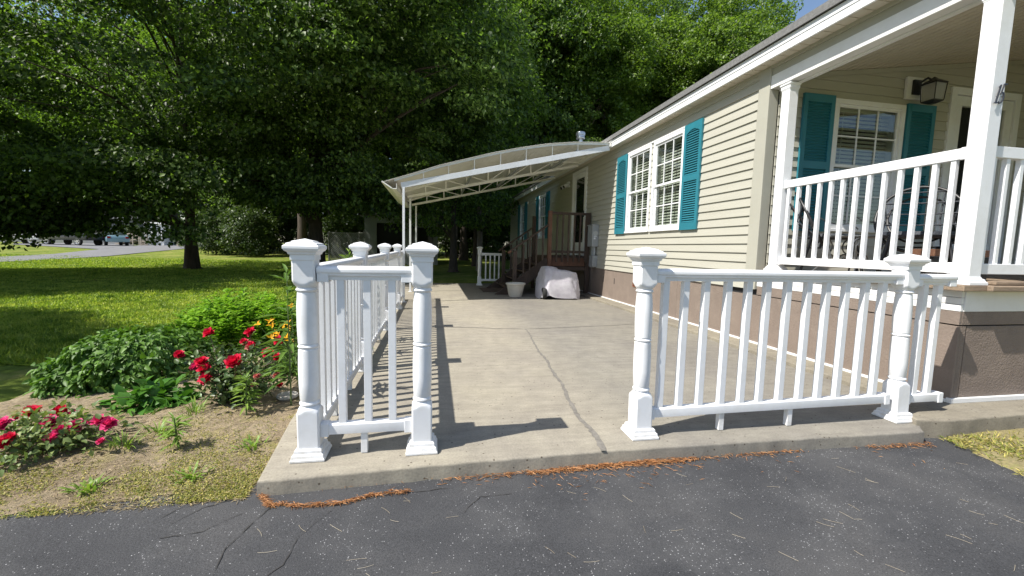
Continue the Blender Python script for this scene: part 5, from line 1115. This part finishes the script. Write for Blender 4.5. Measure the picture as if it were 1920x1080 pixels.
n = 22000; x = 3.1+np.abs(rng.normal(0,1.0,n)); y = rng.uniform(.5,2.12,n); k = (x > 3.28+.22*(y-2.05)) & (rng.normal(0,1,n)+np.sin(x*9)+np.sin(y*11+x*5) > -.4); x, y = x[k], y[k]; n = len(x) ; C = np.stack([x, y, np.where(x > 3.45, -.066, -.070)], 1); A = rng.normal(0,1,(n,3)); A[:,2] = np.abs(A[:,2])*.6; L = rand(n,.015,.045); V, T = leaves(C, A, np.array([0,0,1.])+rng.normal(0,.6,(n,3)), L, L*.16)
tag(fast_mesh('dry_grass', V, T, 'drygrass'), 'dry yellow grass beside the driveway below the footing', 'grass', kind='stuff')
# fallen pine needles: orange drift along the slab and in the crack
xs_ = []; ys2 = []
for x in np.arange(.05, 3.15, .004):
    dens = 1.6+1.5*math.sin(x*2.4-.6)+.8*math.sin(x*7)+(1.4 if .5 < x < 1.5 else 0)
    if x < .5: dens *= .35
    if x > 2.3: dens *= .45
    for _ in range(max(0, int(dens+random.random()))):
        fy = np.interp(x, [-.8,0,.945,2.0,3.12], [2.062,2.10,2.125,2.11,2.085]); xs_.append(x+random.uniform(-.03,.03)); ys2.append(fy-.004-abs(random.gauss(0,.02 if random.random() < .88 else .09)))
cp_ = zpx((487,928),(500,945),(505,955),(520,949),(560,953),(640,947),(700,931),(765,924))
for a, b in zip(cp_[:-1], cp_[1:]):
    for _ in range(int(math.dist(a,b)*620)): t = random.random(); xs_.append(a[0]+(b[0]-a[0])*t+random.gauss(0,.005)); ys2.append(a[1]+(b[1]-a[1])*t+random.gauss(0,.0045))
cp_ = zpx((520,925),(600,918),(700,908),(800,898),(880,890))
for a, b in zip(cp_[:-1], cp_[1:]):
    for _ in range(int(math.dist(a,b)*260)): t = random.random(); xs_.append(a[0]+(b[0]-a[0])*t+random.gauss(0,.004)); ys2.append(a[1]+(b[1]-a[1])*t+random.gauss(0,.006))
x = np.array(xs_); y = np.array(ys2); n = len(x); C = np.stack([x, y, np.array([za(a, b) for a, b in zip(x, y)])+.002+np.abs(rng.normal(0,.006,n))], 1); th = rng.normal(0,.7,n); A = np.stack([np.cos(th), np.sin(th), rng.normal(.05,.12,n)], 1)
V, T = leaves(C-A*.02, A, np.array([0,0,1.])+rng.normal(0,.3,(n,3)), rand(n,.02,.06), rand(n,.0016,.0035), .3, .12); tag(fast_mesh('fallen_pine_needles', V, T, 'needle'), 'orange pine needles drifted along the front of the concrete and in the asphalt crack', 'pine needles', kind='stuff')
m = MB()
for _ in range(55):
    u = random.uniform(420, 1960); v = random.uniform(850, 1085) if u > 900 else random.uniform(900, 1085); p = Z(u, v, -.08)
    if not (-3 < p[0] < 3.1 and p[1] < 2.03): continue
    a = random.gauss(-.6, .7); l = random.uniform(.03,.085); b = random.uniform(-.5,.5); q = []
    for k in range(5): q.append((p[0], p[1], za(p[0], p[1])+.002)); p = p+np.array([math.cos(a), math.sin(a), 0])*l/4; a += b/4
    m.tube(q, .00055, 4, False)
tag(m.build('scattered_pine_needles', 'paleneedle', None), 'pale dry pine needles scattered over the black asphalt', 'pine needles', kind='stuff')
# ------------------------------------------------------------ CAMERA, LIGHT
cd = bpy.data.cameras.new('camera'); cam = bpy.data.objects.new('camera', cd); COL.objects.link(cam); scn.camera = cam
cd.sensor_width = 36; cd.lens = FPX/1920*36; cd.clip_start = .05; cd.clip_end = 2000
cam.matrix_world = Matrix(((rt[0], -dn[0], -fw[0], 0), (rt[1], -dn[1], -fw[1], 0), (rt[2], -dn[2], -fw[2], HC), (0,0,0,1)))
LD = Vector((-.74, -.21, 1.0)).normalized()
sd = bpy.data.lights.new('sun', 'SUN'); sd.energy = 4.6; sd.angle = math.radians(.53); sd.color = (1, .955, .87)
so = bpy.data.objects.new('sun', sd); COL.objects.link(so); so.rotation_euler = LD.to_track_quat('Z', 'Y').to_euler()
w = bpy.data.worlds.new('World'); scn.world = w; w.use_nodes = True; nt = w.node_tree; bg = nt.nodes['Background']
sk = nt.nodes.new('ShaderNodeTexSky'); sk.sky_type = 'NISHITA'; sk.sun_disc = False; sk.sun_elevation = math.asin(LD.z); sk.sun_rotation = math.atan2(LD.x, LD.y) % (2*math.pi)
nt.links.new(sk.outputs[0], bg.inputs['Color']); bg.inputs['Strength'].default_value = .105
vs = scn.view_settings; vs.view_transform = 'Standard'; vs.look = 'None'; vs.exposure = 0.72; vs.gamma = 1; vs.use_curve_mapping = False
